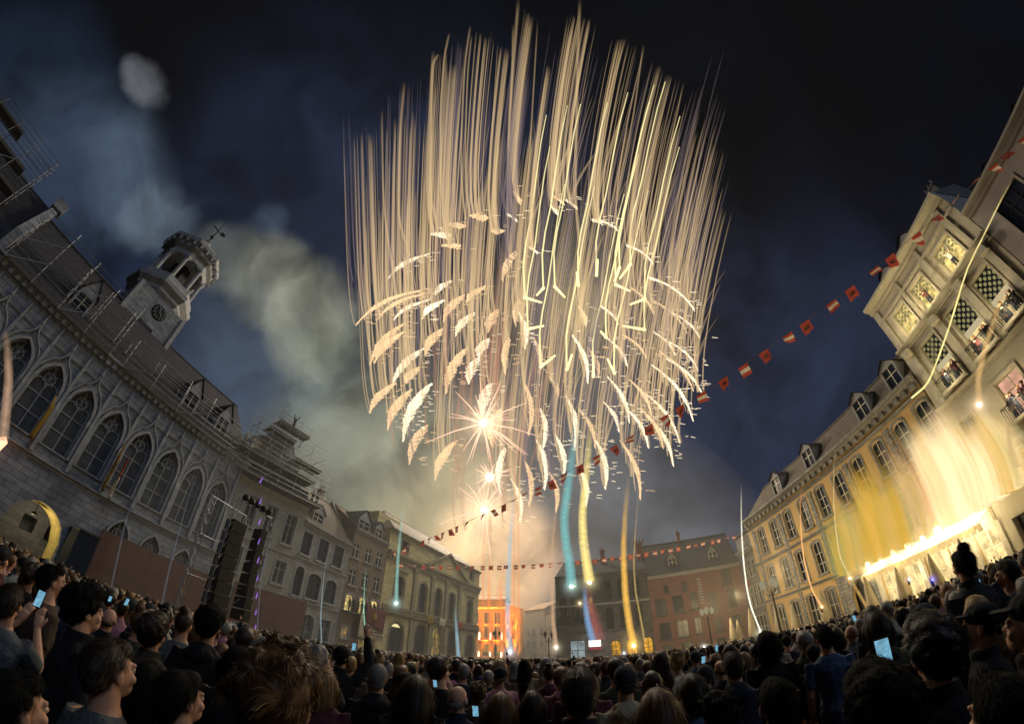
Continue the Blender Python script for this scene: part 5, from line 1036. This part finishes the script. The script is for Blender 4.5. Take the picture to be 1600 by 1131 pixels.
def strands(me, style, n, seed):
    rr_ = random.Random(seed); vs = []; fs = []; P = me.polygons; k = len(P)
    if not k: return
    L_, seg, lift, jit = {'short': (.035, 3, .35, .5), 'grey': (.03, 3, .3, .5), 'tousled': (.05, 6, .08, .12), 'curly': (.055, 7, .55, .35), 'long': (.22, 7, .06, .12), 'bob': (.12, 5, .08, .15), 'pony': (.08, 4, .08, .2), 'bun': (.06, 4, .1, .25), 'bald': (.02, 2, .3, .3)}.get(style, (.03, 3, .2, .3))
    for i in range(n):
        p = P[rr_.randrange(k)]; o = p.center.copy(); nn = p.normal.copy()
        g = Vector((o.x * 1.2, -.6 - o.y * 1.5, -.9)) if style not in ('tousled', 'curly') else (noise.noise_vector(o * (22 if style == 'tousled' else 30)) * 2.2 + Vector((0, -.35, -.25)))
        fl = g - nn * g.dot(nn)
        if fl.length < .05: fl = nn.orthogonal()
        fl.normalize(); w_ = rr_.uniform(.0009, .0017); o -= nn * .004; ll = L_ * rr_.uniform(.5, 1.15) / seg; b = len(vs); dirv = (fl + nn * lift + Vector([rr_.gauss(0, jit) * .4 for _ in range(3)])).normalized()
        for q in range(seg + 1):
            s_ = dirv.cross(nn); s_ = s_.normalized() if s_.length > 1e-4 else Vector((1, 0, 0)); ww = w_ * (1 - .75 * q / seg); vs += [o - s_ * ww, o + s_ * ww]
            if style == 'curly': dirv = (dirv + dirv.cross(nn) * .75 - nn * .1).normalized()
            elif style == 'tousled': dirv = (dirv + dirv.cross(nn) * .22 * math.sin(q * 1.7 + o.x * 60)).normalized()
            o = o + dirv * ll; dirv = (dirv + Vector((0, -.03, -.06 if style in ('curly', 'tousled') else -.2)) + Vector([rr_.gauss(0, jit) * .16 for _ in range(3)])).normalized()
        fs += [(b + 2 * q, b + 2 * q + 1, b + 2 * q + 3, b + 2 * q + 2) for q in range(seg)]
    a = np.empty(len(me.vertices) * 3); me.vertices.foreach_get('co', a); base = len(me.vertices); old = [tuple(p.vertices) for p in P]
    nm = bpy.data.meshes.new('hair'); nm.from_pydata([tuple(x) for x in a.reshape(-1, 3)] + [tuple(v) for v in vs], [], old + [tuple(base + i for i in f) for f in fs])
    nm.polygons.foreach_set('use_smooth', [True] * len(nm.polygons)); return nm
_c = {}
def cached(key, fn):
    if key not in _c: _c[key] = fn()
    return _c[key]
LOD = dict(near=(.0075, .011, .006, 8500), mid=(.016, .022, .014, 500), far=(.03, .034, .03, 0))
def g_body(pose, lod): return cached(('b', pose, lod), lambda: remesh(body_mb(pose), LOD[lod][0], 2, 1, 'body'))
def g_top(kind, pose, lod): return cached(('t', kind, pose, lod), lambda: remesh(top_mb(kind, pose), LOD[lod][1], 3, 1, 'top'))
def g_legs(lod): return cached(('l', lod), lambda: remesh(legs_mb(), max(LOD[lod][1], .02), 2, 1, 'trousers'))
def g_hair(style, lod, var=0):
    def f():
        m_ = remesh(hair_shape(style), LOD[lod][2], 1, 1, 'hair')
        n = LOD[lod][3]
        if n and style not in ('cap', 'beanie'): m_ = strands(m_, style, n if style != 'bald' else n // 8, var + 5) or m_
        return m_
    return cached(('h', style, lod, var), f)
def hairmat(n, c): return mat(n, c, .5, None, 3, 0, spec=.3)
HM = dict(black=mat('black_hair', '0b0a0a', .75, None, 3, 0, spec=.12), brown=hairmat('dark_brown_hair', '2c1e14'), chest=hairmat('chestnut_hair', '5a3d24'), blond=hairmat('blond_hair', '8a6c42'), grey=hairmat('grey_hair', '7c7872'))
SK = [mat('skin_light', 'b98a70', .55, 'c4967c', 8, .1), mat('skin_tan', '9a6c52', .55, 'a8775c', 8, .1), mat('skin_dark', '5c3d2c', .5, '68462f', 8, .1)]
def clothm(n, c, c2): return mat(n, c, .9, c2, 14, .6, detail=4)
CM = {n: clothm(n + '_cloth', a, b) for n, a, b in (('black', '101114', '1a1b1f'), ('navy', '141a2a', '1d2436'), ('grey', '4c4f52', '5d6062'), ('charcoal', '24262a', '303338'), ('olive', '34372a', '3f4232'), ('burgundy', '45202a', '552a34'), ('pink', '9c6a72', 'a87680'), ('white', 'a8a49a', 'b8b4a8'), ('blue', '3a4a66', '465878'), ('brown', '40332a', '4c3e32'), ('cream', '9c9078', 'aca088'), ('yellow', '9a9a3c', 'aaa848'))}
TR_ = clothm('denim', '1a2030', '242c3e'); HATM = dict(cap=CM['black'], beanie=CM['charcoal'])
def put(me, name, parent, m_):
    o = bpy.data.objects.new(name, me)
    if not me.materials: me.materials.append(m_)
    o.material_slots[0].link = 'OBJECT'; o.material_slots[0].material = m_
    col.objects.link(o); o.parent = parent; return o
def person(x, y, yaw, sc_, label, hair='short', hc='brown', top='jacket', tc_='black', pose='down', lod='mid', skin=0, group=None, z=G, glasses=False, hvar=0, lean_=0):
    r = empty('person', (x, y, z), yaw, label, 'person', group); r.scale = (sc_,) * 3 if not isinstance(sc_, tuple) else sc_
    if lean_: r.rotation_euler = (lean_, 0, yaw)
    put(g_body(pose, lod), 'body', r, SK[skin]); put(g_top(top, pose, lod), {'tee': 'shirt', 'jacket': 'jacket', 'hood': 'hooded_jacket'}[top], r, CM[tc_]); put(g_legs(lod), 'trousers', r, TR_)
    if hair in ('cap', 'beanie'):
        put(g_hair(hair, lod), hair, r, HATM[hair]); put(g_hair('bald', lod), 'hair', r, HM[hc])
    else: put(g_hair(hair, lod, hvar), 'hair', r, HM[hc])
    if lod == 'near':
        def eye(s):
            mb = MB(); hball(mb, (s * .03, .081, 1.637), .0115, 10, 8); b = bpy.data.meshes.new('eye'); b.from_pydata(mb.v, [], mb.f); return b
        for s in (1, -1): put(cached(('eye', s), lambda: eye(s)), 'eye', r, cached('em', lambda: mat('eye', 'b8b4ac', .2)))
    if glasses:
        mb = MB()
        for s in (1, -1): mb.tube([hd((s * .034 + .024 * math.cos(t * .628), .102, 1.642 + .019 * math.sin(t * .628))) for t in range(11)], .0022, 5); mb.tube([hd((s * .058, .1, 1.645)), hd((s * .08, .04, 1.648)), hd((s * .08, -.01, 1.645))], .002, 5)
        mb.build('glasses', M['dark'], r)
    return r
def phone(p, yaw, label, lit=True, size=1, tilt=.3, group='glowing phones held up in the crowd', screen=None):
    r = empty('phone', p, yaw, label, 'phone', group); r.rotation_euler = (tilt, 0, yaw); r.scale = (size,) * 3
    def body():
        b = bmesh.new(); bmesh.ops.create_cube(b, size=1); bmesh.ops.scale(b, vec=(.075, .009, .15), verts=b.verts); bmesh.ops.bevel(b, geom=b.edges[:] , offset=.003, segments=2, affect='EDGES'); q = bpy.data.meshes.new('case'); b.to_mesh(q); b.free(); return q
    def scr(): q = bpy.data.meshes.new('screen'); q.from_pydata([(-.034, -.0052, -.068), (.034, -.0052, -.068), (.034, -.0052, .068), (-.034, -.0052, .068)], [], [(0, 1, 2, 3)]); return q
    put(cached('ph', body), 'case', r, M['black']); put(cached('ps', scr), 'screen', r, screen or M['screen']); return r

occ = []      # occupied spots
def face_az(px): v = ray(px, 700); return math.atan2(v.x, v.y)
def fore(px, py, wpx, label, yaw=0, zc=1.665, **k):
    """foreground figure: head centre at photo pixel, head width in pixels -> distance"""
    wpx *= .86; s0 = pxm(px, py, 1); D = .165 / (wpx * s0); p = at(px, py, D); sc_ = (p.z - G) / zc
    if not .86 < sc_ < 1.16:
        t = max(.86, min(1.16, sc_)); v = ray(px, py)
        if abs(v.z) > .015:
            D2 = (t * zc + G - EYE) / v.z
            if D2 > 0: D = max(min(D2, D * 1.35), D * .7); p = at(px, py, D)
        sc_ = max(.84, min(1.2, (p.z - G) / zc))
    az = math.atan2(p.x, p.y); occ.append((p.x, p.y, .30)); k.setdefault('lod', 'near')
    return person(p.x, p.y, -az + yaw, sc_, label, z=p.z - sc_ * zc, **k)
q90 = math.radians
F = fore
F(45, 1095, 105, 'dark haired man in profile at the bottom left corner, only his head showing', q90(-62), hair='short', hc='black', tc_='black')
F(187, 1037, 84, 'man in grey t-shirt looking up to the right, lower left of the photo', q90(-55), hair='short', hc='brown', top='tee', tc_='grey')
F(296, 1083, 76, 'girl with dark tied back hair in profile beside the grey t-shirt man', q90(-58), hair='pony', hc='black', tc_='black')
F(440, 1078, 122, 'person with big tousled light brown hair seen from behind at the bottom', q90(-12), hair='tousled', hc='chest', tc_='charcoal')
F(143, 950, 54, 'dark haired man in black coat in profile facing right, upper left crowd', q90(-70), hair='curly', hc='black', tc_='black', hvar=2)
F(22, 935, 52, 'man in pale grey shirt holding up a phone with both hands at the left edge', q90(-25), hair='short', hc='brown', top='tee', tc_='grey', pose='phone')
F(331, 972, 38, 'tall man in black jacket with curly dark hair below the speaker tower', q90(-20), hair='curly', hc='black', tc_='black', top='hood')
F(90, 905, 40, 'man with short dark hair looking right just below the lit gate', q90(-75), hair='short', hc='black', top='tee', tc_='brown')
F(534, 1022, 28, 'man in black jacket and cap with one arm raised below the balcony banner', 0, hair='cap', hc='black', top='jacket', tc_='black', pose='high')
F(591, 1053, 36, 'grey haired man in dark hooded jacket below the theatre doors', 0, hair='grey', hc='grey', top='hood', tc_='black')
F(648, 1075, 44, 'woman with long dark wavy hair between the grey haired and the bald man', 0, hair='long', hc='brown', top='jacket', tc_='black', pose='phone')
F(716, 1086, 40, 'bald man in dark collar at the bottom centre', q90(-5), hair='bald', hc='grey', tc_='navy')
F(690, 1040, 20, 'man in dusty pink t-shirt with short black hair in mid crowd', 0, hair='short', hc='black', top='tee', tc_='pink', pose='phone')
F(782, 1098, 38, 'woman with long straight brown hair right of the bald man', 0, hair='long', hc='chest', tc_='black')
F(748, 1078, 27, 'person with fluffy brown hair just behind the bald man', 0, hair='tousled', hc='chest', tc_='brown', hvar=3)
F(832, 1092, 30, 'woman with sunglasses pushed into her long brown hair', 0, hair='long', hc='brown', tc_='black')
F(904, 1072, 66, 'large dark haired man from behind in yellow edged jacket at the bottom centre', q90(4), hair='short', hc='brown', top='jacket', tc_='black', hvar=1)
F(1028, 1100, 56, 'woman with straight light brown hair at the bottom right of centre', 0, hair='long', hc='chest', top='jacket', tc_='cream')
F(975, 1062, 40, 'person with beanie and rounded shoulders in cream top behind the light haired woman', q90(10), hair='beanie', hc='brown', top='hood', tc_='cream')
F(947, 1040, 22, 'short haired man in grey coat in front of the amber doorways', 0, hair='grey', hc='chest', tc_='charcoal')
F(1080, 1070, 40, 'dark haired woman in blue striped top right of the light haired woman', q90(10), hair='bob', hc='brown', top='tee', tc_='blue')
F(1056, 1030, 24, 'blond boy in white shirt in mid crowd before the red brick house', q90(8), hair='tousled', hc='blond', top='tee', tc_='white')
F(1143, 1035, 38, 'man with cropped hair in dark blue jacket before the brick house', q90(12), hair='short', hc='brown', top='hood', tc_='navy')
F(1196, 1002, 30, 'broad man in black coat in front of the bright torch', q90(15), hair='bob', hc='black', top='jacket', tc_='black')
F(1286, 992, 31, 'man with black hair and blue grey shirt in front of the ochre house', q90(14), hair='short', hc='black', top='tee', tc_='blue')
F(1256, 1003, 20, 'short haired person in brown top left of the blue grey shirt', q90(12), hair='short', hc='brown', top='jacket', tc_='brown')
F(1364, 975, 38, 'woman with a glowing phone under her hair near the archway', q90(22), hair='bob', hc='brown', top='hood', tc_='olive')
F(1448, 1010, 84, 'person with big dark wavy hair towering in the lower right crowd', q90(26), hair='curly', hc='brown', top='jacket', tc_='black', hvar=1)
F(1415, 962, 26, 'dark haired man looking right before the cafe doors', q90(-30), hair='short', hc='black', tc_='charcoal')
F(1519, 975, 60, 'person in dark cap facing left in the lower right crowd', q90(88), hair='cap', hc='black', tc_='black')
F(1592, 968, 78, 'man in black cap with stubbled face turned left at the right edge', q90(84), hair='cap', hc='black', tc_='black', skin=0)
F(1365, 1105, 118, 'person with very dark curly hair at the bottom right', q90(25), hair='curly', hc='black', tc_='black', hvar=3)
F(1550, 1105, 130, 'broad person in black hood filling the bottom right corner', q90(30), hair='short', hc='black', top='hood', tc_='black')
F(1210, 1090, 74, 'person in black jacket with dark hair below the broad coated man', q90(14), hair='short', hc='black', top='jacket', tc_='black', hvar=2)
F(1120, 1110, 60, 'dark haired person in striped navy jumper at the bottom edge', q90(10), hair='tousled', hc='black', top='tee', tc_='navy', hvar=4)
F(508, 1063, 40, 'child with fair hair in burgundy top left of the grey haired man', q90(-8), hair='bob', hc='blond', top='jacket', tc_='burgundy')
F(245, 985, 44, 'person with dark curly hair and brown jacket behind the girl', q90(-30), hair='curly', hc='brown', tc_='brown', hvar=4)
F(236, 1060, 60, 'dark silhouette standing between the girl and the grey t-shirt man', q90(-30), hair='bob', hc='black', tc_='black')
F(375, 1030, 44, 'person in black with bob haircut left of the tousled hair', q90(-15), hair='bob', hc='black', tc_='black')
F(1500, 880, 24, 'dark haired person watching just under the cafe shopfront', q90(30), hair='bun', hc='black', tc_='charcoal')
F(1565, 895, 34, 'cafe guest with short hair and grey top facing left near the right edge', q90(80), hair='short', hc='brown', top='tee', tc_='grey')

# spectators at windows, balconies, scaffold
def upper(key, s, d, z, label, group, **k):
    p = floc(key, s, d, z); k.setdefault('lod', 'far'); a = fang(key)
    person(p.x, p.y, a + math.pi + R.uniform(-.5, .5), R.uniform(.92, 1.0), label, z=z, group=group, **k)
hs_, ts_ = ['short', 'long', 'bob', 'curly', 'cap'], ['black', 'navy', 'charcoal', 'burgundy', 'grey']
ordn = ['furthest left', 'second from the left', 'third from the left', 'left of the middle', 'in the middle', 'right of the middle', 'third from the right', 'second from the right', 'furthest right']
for i in range(9): upper('BR', .5 + i * .8, -.75, 5.72, 'balcony spectator %s on the brown brick house' % ordn[i], 'spectators on the brick house balcony', hair=hs_[i % 5], hc=['black', 'brown'][i % 2], tc_=ts_[(i * 2) % 5], pose=['down', 'folded', 'single'][i % 3])
for i in range(5): upper('DK', .7 + i * 1.0, -.8, 5.92, 'spectator %s on the dark corner building balcony' % ['furthest left', 'second', 'in the middle', 'fourth', 'furthest right'][i], 'spectators on the dark corner balcony', hair=hs_[i % 5], hc='black', tc_=ts_[i % 5], pose=['folded', 'down', 'wave'][i % 3])
nm_ = ['nearest the cafe end', 'middle', 'nearest the right edge']
for w_, (a, b, z) in enumerate(((1.75, 3.5, 12.6), (5.0, 6.8, 12.6), (7.8, 9.5, 12.6))):
    for i in range(4): upper('WH', a + .2 + i * (b - a - .3) / 3, -.32 if i % 2 else -.05, z - .25, 'spectator %s at the lit lattice window %s of the pale party house' % (['leftmost', 'second', 'third', 'rightmost'][i], nm_[w_]), 'spectators at the party house windows', hair=hs_[(i + w_) % 5], hc=['black', 'brown', 'blond'][(i + w_) % 3], tc_=ts_[(i + w_ * 2) % 5], pose=['down', 'folded', 'single', 'phone'][i], lod='mid')
for i in range(4): upper('WH', 4.8 + i * .5, -.3 if i % 2 else -.05, 8.2, 'spectator %s at the pink lit window of the party house' % ['leftmost', 'second', 'third', 'rightmost'][i], 'spectators at the party house windows', hair=hs_[i], hc='brown', tc_=ts_[i], pose=['down', 'phone', 'folded', 'single'][i], lod='mid')
upper('WH', 4.9, .02, 17.75, 'guest in red top inside the middle upper window of the party house', 'spectators at the party house windows', tc_='burgundy', lod='mid', pose='folded'); upper('WH', 8.2, .02, 17.75, 'guest in white top at the upper window nearest the right edge', 'spectators at the party house windows', tc_='white', lod='mid', pose='wave')
upper('SC', 3.4, -.1, 21.55, 'spectator raising both arms on the topmost scaffold stage', 'spectators on the scaffold', pose='wave', tc_='charcoal'); upper('SC', 8.0, -.6, 14.9, 'left spectator of the pair at the end of the scaffold deck', 'spectators on the scaffold', pose='folded'); upper('SC', 8.6, -.6, 14.9, 'right spectator of the pair at the end of the scaffold deck', 'spectators on the scaffold', pose='down', hair='bob')
upper('SC', -1.2, -.8, 16.85, 'spectator with pale top on the scaffold between town hall and annex', 'spectators on the scaffold', tc_='white', pose='folded')

# ------------------------------------------------------------------ the standing crowd
poly = [(-1.2, 1.0), (-27, 6), (-22.4, 31), (-19.5, 37), (-16.5, 47), (-14.5, 53), (-5, 78), (5.5, 78), (5.4, 55), (17, 51.5), (28, 48.5), (28, 45), (27.2, 16.5), (26.5, 5), (1.2, 1.0)]
def inside(x, y):
    c = False; n = len(poly)
    for i in range(n):
        (x1, y1), (x2, y2) = poly[i], poly[(i + 1) % n]
        if (y1 > y) != (y2 > y) and x < (x2 - x1) * (y - y1) / (y2 - y1) + x1: c = not c
    return c
def vis(x, y):   # inside the picture at head height?
    v = Vector((x, y, 1.7 - EYE)).normalized(); a, b, c = v.dot(rt0), v.dot(up0), v.dot(fw_)
    return c > 0
fw_ = Vector((0, math.cos(PIT), math.sin(PIT)))
AZ = [(-90, 'below the lit gate at the far left'), (-52, 'in front of the brown hoarding'), (-38, 'below the speaker tower'), (-30, 'in front of the annex'), (-24, 'before the grey stone house'), (-18.5, 'below the balcony banner'), (-12, 'before the left theatre doors'), (-4.5, 'before the right theatre doors'), (-.5, 'before the orange building'),
      (5.5, 'at the street opening'), (12, 'below the glowing shop sign'), (18.5, 'before the amber doorways'), (26, 'before the red brick windows'), (32, 'by the parasols at the brick house'), (39, 'before the ochre house'), (46, 'below the archway'), (54, 'before the cafe doors'), (70, 'under the party house'), (200, 'at the far right edge')]
def place(x, y):
    a = math.degrees(math.atan2(x, y)); n = [t for lim, t in AZ if a >= lim][-1] if a > -90 else AZ[0][1]
    d = math.hypot(x, y); dep = 'in the nearest rows' if d < 3.2 else 'a few rows in' if d < 5 else 'in the middle rows' if d < 7.5 else 'further back' if d < 10.5 else 'deep in the crowd'
    return n, dep
cand = []; st_ = .62; yy = .9
while yy < 78:
    xx = -27 - R.random() * st_
    while xx < 28:
        x, y = xx + R.uniform(-.17, .17), yy + R.uniform(-.17, .17); d = math.hypot(x, y)
        if inside(x, y) and d > 1.75 and vis(x, y):
            a = math.degrees(math.atan2(x, y))
            if abs(a) < 76 - (0 if d > 4 else 6): cand.append((d, x, y))
        xx += st_
    yy += st_ * .92
cand.sort(); chosen = []; rest = []
for d, x, y in cand:
    if any((x - a) ** 2 + (y - b) ** 2 < (r_ + .22) ** 2 for a, b, r_ in occ): continue
    # keep the line of sight to the portrait figures open
    if d < 3.4 and any(math.hypot(a, b) > d and abs(math.atan2(x, y) - math.atan2(a, b)) < .11 and math.hypot(a, b) < 5 for a, b, _ in occ): continue
    (chosen if len(chosen) < 215 else rest).append((d, x, y))
HS = [('short', 'short'), ('short', 'short'), ('tousled', 'tousled'), ('long', 'long'), ('long', 'long straight'), ('bob', 'chin length'), ('curly', 'curly'), ('pony', 'tied back'), ('bun', 'pinned up'), ('cap', None), ('grey', 'cropped'), ('bald', None), ('beanie', None)]
HC = [('black', 'black'), ('brown', 'dark brown'), ('brown', 'dark brown'), ('chest', 'light brown'), ('blond', 'blond'), ('grey', 'grey')]
CL = ['black', 'black', 'navy', 'charcoal', 'grey', 'olive', 'burgundy', 'blue', 'brown', 'white', 'cream', 'pink']
TP = [('jacket', 'jacket'), ('hood', 'hooded jacket'), ('tee', 't-shirt'), ('jacket', 'coat')]
PZ = [('down', ''), ('down', ''), ('pocket', ''), ('folded', ' with hands clasped'), ('single', ' with one hand raised to the face'), ('down', '')]
used = set(); nphone = 0; dims = emit('dim_phone_screen', '8fb4c0', .55, noise_=.7, nscale=25)
for d, x, y in chosen:
    hs1, hn = R.choice(HS); hc1, cn = R.choice(HC); tk, tn = R.choice(TP); cl = R.choice(CL); pz, pn = R.choice(PZ)
    if hs1 == 'grey': hc1, cn = 'grey', 'grey'
    if R.random() < .03: pz, pn = 'phone', ' holding up a phone'
    hd_ = {'cap': 'in a dark cap', 'beanie': 'in a knitted hat', 'bald': 'with a bald head'}.get(hs1, 'with %s %s hair' % (hn, cn))
    n, dep = place(x, y); lb = 'person %s, %s %s%s, %s %s' % (hd_, cl, tn, pn, dep, n)
    for q in ((' further back', ' mid crowd'), (' deep in the crowd', ' deep back'), (' in the nearest rows', ' nearest rows'), (' a few rows in', ' close'), ('in the ', 'in '), ('with hands clasped', 'hands clasped'), ('with one hand raised to the face', 'hand raised'), ('with ', ''), ('the ', ''), (' in middle rows', ' midway'), (', hands clasped', ''), (' dark brown', ' brown'), (' hooded jacket', ' hoodie'), (' by parasols at', ' by'), (' holding up a phone', ' filming'), (' mid crowd', '')):
        if len(lb.replace('-', ' ').split()) > 16: lb = lb.replace(*q)
    used.add(lb); hgt = R.gauss(.975, .035); hgt = max(.9, min(1.045, hgt))
    if d < 3: hgt = min(hgt, .96)
    az = math.atan2(x, y); yaw = -az * .75 + R.gauss(0, .22)
    person(x, y, yaw, hgt, lb, hair=hs1, hc=hc1, top=tk, tc_=cl, pose=pz, lod='near' if d < 3.0 else 'mid' if d < 8 else 'far', skin=0 if R.random() < .8 else R.choice([1, 2]), group='spectators filling the square', hvar=0)
    if pz == 'phone':
        nphone += 1; c_a, s_a = math.cos(yaw), math.sin(yaw); v = Vector((0, .44, 1.6)) * hgt; p = Vector((x - s_a * v.y, y + c_a * v.y, G + v.z))
        phone(p, yaw, ('lit phone held up, spectator in %s %s' % (cl + ['', ' top'][nphone % 2], n)).replace('in front of', 'before').replace(' the ', ' '), size=1.0, screen=dims)
# everything further away: one mass
srcs = []
for hs1, tk, pz in (('short', 'jacket', 'down'), ('long', 'hood', 'down'), ('curly', 'tee', 'folded'), ('cap', 'jacket', 'phone'), ('bob', 'hood', 'single'), ('bald', 'jacket', 'high')):
    parts = []
    for me, kd in ((cached(('bx', pz), lambda: remesh(body_mb(pz), .046, 1, .38, 'b')), 0), (cached(('tx', tk, pz), lambda: remesh(top_mb(tk, pz), .05, 1, .38, 't')), 1), (cached(('hx', hs1), lambda: remesh(hair_shape(hs1), .042, 1, .45, 'h')), 2)):
        v = np.empty(len(me.vertices) * 3); me.vertices.foreach_get('co', v); v = v.reshape(-1, 3); me.calc_loop_triangles(); t_ = np.empty(len(me.loop_triangles) * 3, int); me.loop_triangles.foreach_get('vertices', t_); t_ = t_.reshape(-1, 3)
        t_ = t_[v[t_].mean(1)[:, 2] > 1.0]; parts.append((v, t_, kd))
    srcs.append(parts)
V, T, MI = [], [], []; base = 0
cm_ = [SK[0], SK[1]] + [CM[k] for k in ('black', 'navy', 'charcoal', 'grey', 'burgundy', 'white', 'brown')] + [HM[k] for k in ('black', 'brown', 'chest', 'blond', 'grey')]
R.shuffle(rest); rest = [q for q in rest if R.random() < (1 if q[0] < 14 else .75 if q[0] < 26 else .45)]
for d, x, y in rest:
    parts = R.choices(srcs, weights=(6, 5, 5, 1, 3, .6))[0]; s_ = max(.9, min(1.045, R.gauss(.975, .035))); a = -math.atan2(x, y) + R.gauss(0, .4); c_a, s_a = math.cos(a), math.sin(a)
    for v, t_, kd in parts:
        w = v * s_; V.append(np.stack([x + w[:, 0] * c_a - w[:, 1] * s_a, y + w[:, 0] * s_a + w[:, 1] * c_a, G + w[:, 2]], 1)); T.append(t_ + base); base += len(v)
        mi = R.choice([0, 0, 0, 1]) if kd == 0 else (2 + R.choice([0, 0, 0, 1, 2, 3, 4, 5, 6]) if kd == 1 else 9 + R.choice([0, 0, 1, 1, 2, 3, 4])); MI.append(np.full(len(t_), mi))
V = np.concatenate(V); T = np.concatenate(T); MI = np.concatenate(MI); me = bpy.data.meshes.new('distant_crowd'); me.vertices.add(len(V)); me.vertices.foreach_set('co', V.ravel()); me.loops.add(len(T) * 3); me.loops.foreach_set('vertex_index', T.ravel().astype(np.int32))
me.polygons.add(len(T)); me.polygons.foreach_set('loop_start', np.arange(0, len(T) * 3, 3, dtype=np.int32)); 
for m_ in cm_: me.materials.append(m_)
me.polygons.foreach_set('material_index', MI.astype(np.int32)); me.update(calc_edges=True); me.polygons.foreach_set('use_smooth', [True] * len(T))
o = bpy.data.objects.new('distant_crowd', me); col.objects.link(o); tag(o, 'dense far crowd of spectators filling the square up to the houses', 'crowd', None, 'stuff')
print('CROWD', len(chosen), len(rest), len(T))
# phones and torches
scrn = emit('blue_phone_screen', '8fd0f0', .8, noise_=.5, nscale=25)
for (px, py, D, sz, lb) in ((1381, 1022, 1.9, 1.5, 'large bright blue phone screen glowing in the lower right crowd'), (743, 1110, 1.5, .5, 'tilted phone screen right of the bald man'), (680, 1067, 2.2, .5, 'phone held by the woman with long dark wavy hair'), (1099, 1030, 5.5, 1.2, 'upright white phone screen before the red brick house'), (62, 935, 2.1, .8, 'phone raised by the man in pale grey shirt'),
    (172, 935, 6, .9, 'bright white phone in the crowd before the hoarding'), (198, 940, 5.5, 1.0, 'second bright phone just right of the white one before the hoarding'), (553, 1010, 7, 1.5, 'wide pale phone screen below the balcony banner'), (726, 1050, 6, 1.2, 'cyan phone screen below the pale trail'), (1120, 1012, 9, 1.6, 'dim blue phone left of the bright torch'), (860, 1036, 9, 1.3, 'small phone screen at the street opening'), (1530, 910, 5, .8, 'tiny blue screen in the crowd near the cafe'), (1335, 965, 7, 1.2, 'phone gleaming under the archway')):
    v = ray(px, py); phone(at(px, py, D), -math.atan2(v.x, v.y) + R.uniform(-.5, .5), lb, size=sz * .55, screen=scrn, tilt=R.uniform(-.1, .5))
def torch(px, py, D, r_, c, e_, label, kind='phone torch'):
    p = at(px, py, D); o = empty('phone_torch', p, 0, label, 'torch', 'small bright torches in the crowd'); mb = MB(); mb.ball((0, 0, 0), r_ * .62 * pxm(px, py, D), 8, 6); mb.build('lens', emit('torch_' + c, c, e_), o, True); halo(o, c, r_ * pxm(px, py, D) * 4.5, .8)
    mb = MB(); mb.box(-.035, .035, .02, .03, -.12, .03); mb.build('case', M['black'], o); return o
torch(1188, 990, 9, 3.4, 'fffbe0', 14, 'star bright white torch in front of the closed parasols'); torch(1284, 948, 12, 2.4, 'ffc080', 8, 'orange torch at the foot of the orange trail'); torch(990, 1008, 46, 5.5, 'ffcf70', 9, 'round amber lamp before the middle amber doorway'); torch(869, 1011, 46, 3.5, 'fff0d0', 7, 'white lamp at the left corner of the dark building')
torch(893, 915, 50, 5.0, 'd8fff4', 9, 'cyan white lamp on the dark corner building front'); torch(921, 909, 50, 5.0, 'fff0b0', 10, 'yellow white lamp right of the cyan lamp'); torch(906, 942, 50, 2.5, 'ffd9a0', 5, 'small orange lamp under the cyan lamp'); torch(619, 942, 46, 3.6, 'd8fff0', 6, 'pale green lamp at the foot of the teal trail by the theatre')
torch(1457, 905, 9, 3, '6a6aff', 5, 'violet blue light before the cafe doors'); torch(503, 1012, 22, 2.6, 'd8fff0', 4, 'small white green torch before the stone house'); torch(375, 985, 12, 2.6, 'c08aff', 3, 'violet light below the speaker tower'); torch(1530, 632, 25, 6, 'ffe0c0', 5, 'flaring white lamp in a lower window of the party house'); torch(1328, 903, 22, 3, 'ffe0a0', 6, 'lamp over the stone archway'); torch(363, 980, 10, 2.2, 'd8f0ff', 5, 'small white torch left of the violet light'); torch(575, 1030, 12, 2.2, 'd8f0ff', 4, 'small white torch below the brick house banner')
torch(1100, 1010, 14, 2, 'ffffff', 4, 'tiny white torch before the red brick house'); torch(975, 1020, 14, 1.6, 'ffffff', 4, 'tiny white torch before the last amber doorway'); torch(797, 1018, 58, 4, 'd8f0ff', 8, 'white lamp at the foot of the pale blue trail'); torch(1420, 905, 12, 2, 'ffffff', 4, 'tiny white torch before the cafe')
# ------------------------------------------------------------------ haze
hz = MB(); hz.box(-130, 130, -40, 150, -1.0, 150)
hm = bpy.data.materials.new('haze'); hm.use_nodes = True; t = hm.node_tree; t.nodes.clear(); o_ = t.nodes.new('ShaderNodeOutputMaterial'); pv = t.nodes.new('ShaderNodeVolumePrincipled'); pv.inputs['Color'].default_value = (.9, .9, .86, 1); pv.inputs['Density'].default_value = HAZE; t.links.new(pv.outputs[0], o_.inputs['Volume'])
if HAZE: tag(hz.build('haze', hm), 'thin firework smoke hanging over the whole square', 'haze', None, 'stuff')

sm = MB(); sm.ball((-4, 62, 4), (34, 52, 26), 40, 24)
sv = bpy.data.materials.new('drifting_smoke'); sv.use_nodes = True; t = sv.node_tree; t.nodes.clear(); o_ = t.nodes.new('ShaderNodeOutputMaterial'); pv = t.nodes.new('ShaderNodeVolumePrincipled'); pv.inputs['Color'].default_value = (.85, .88, .84, 1); pv.inputs['Density'].default_value = .0028; t.links.new(pv.outputs[0], o_.inputs['Volume'])
tag(sm.build('smoke', sv), 'low smoke drifting across the middle of the square before the theatre', 'smoke', None, 'stuff')
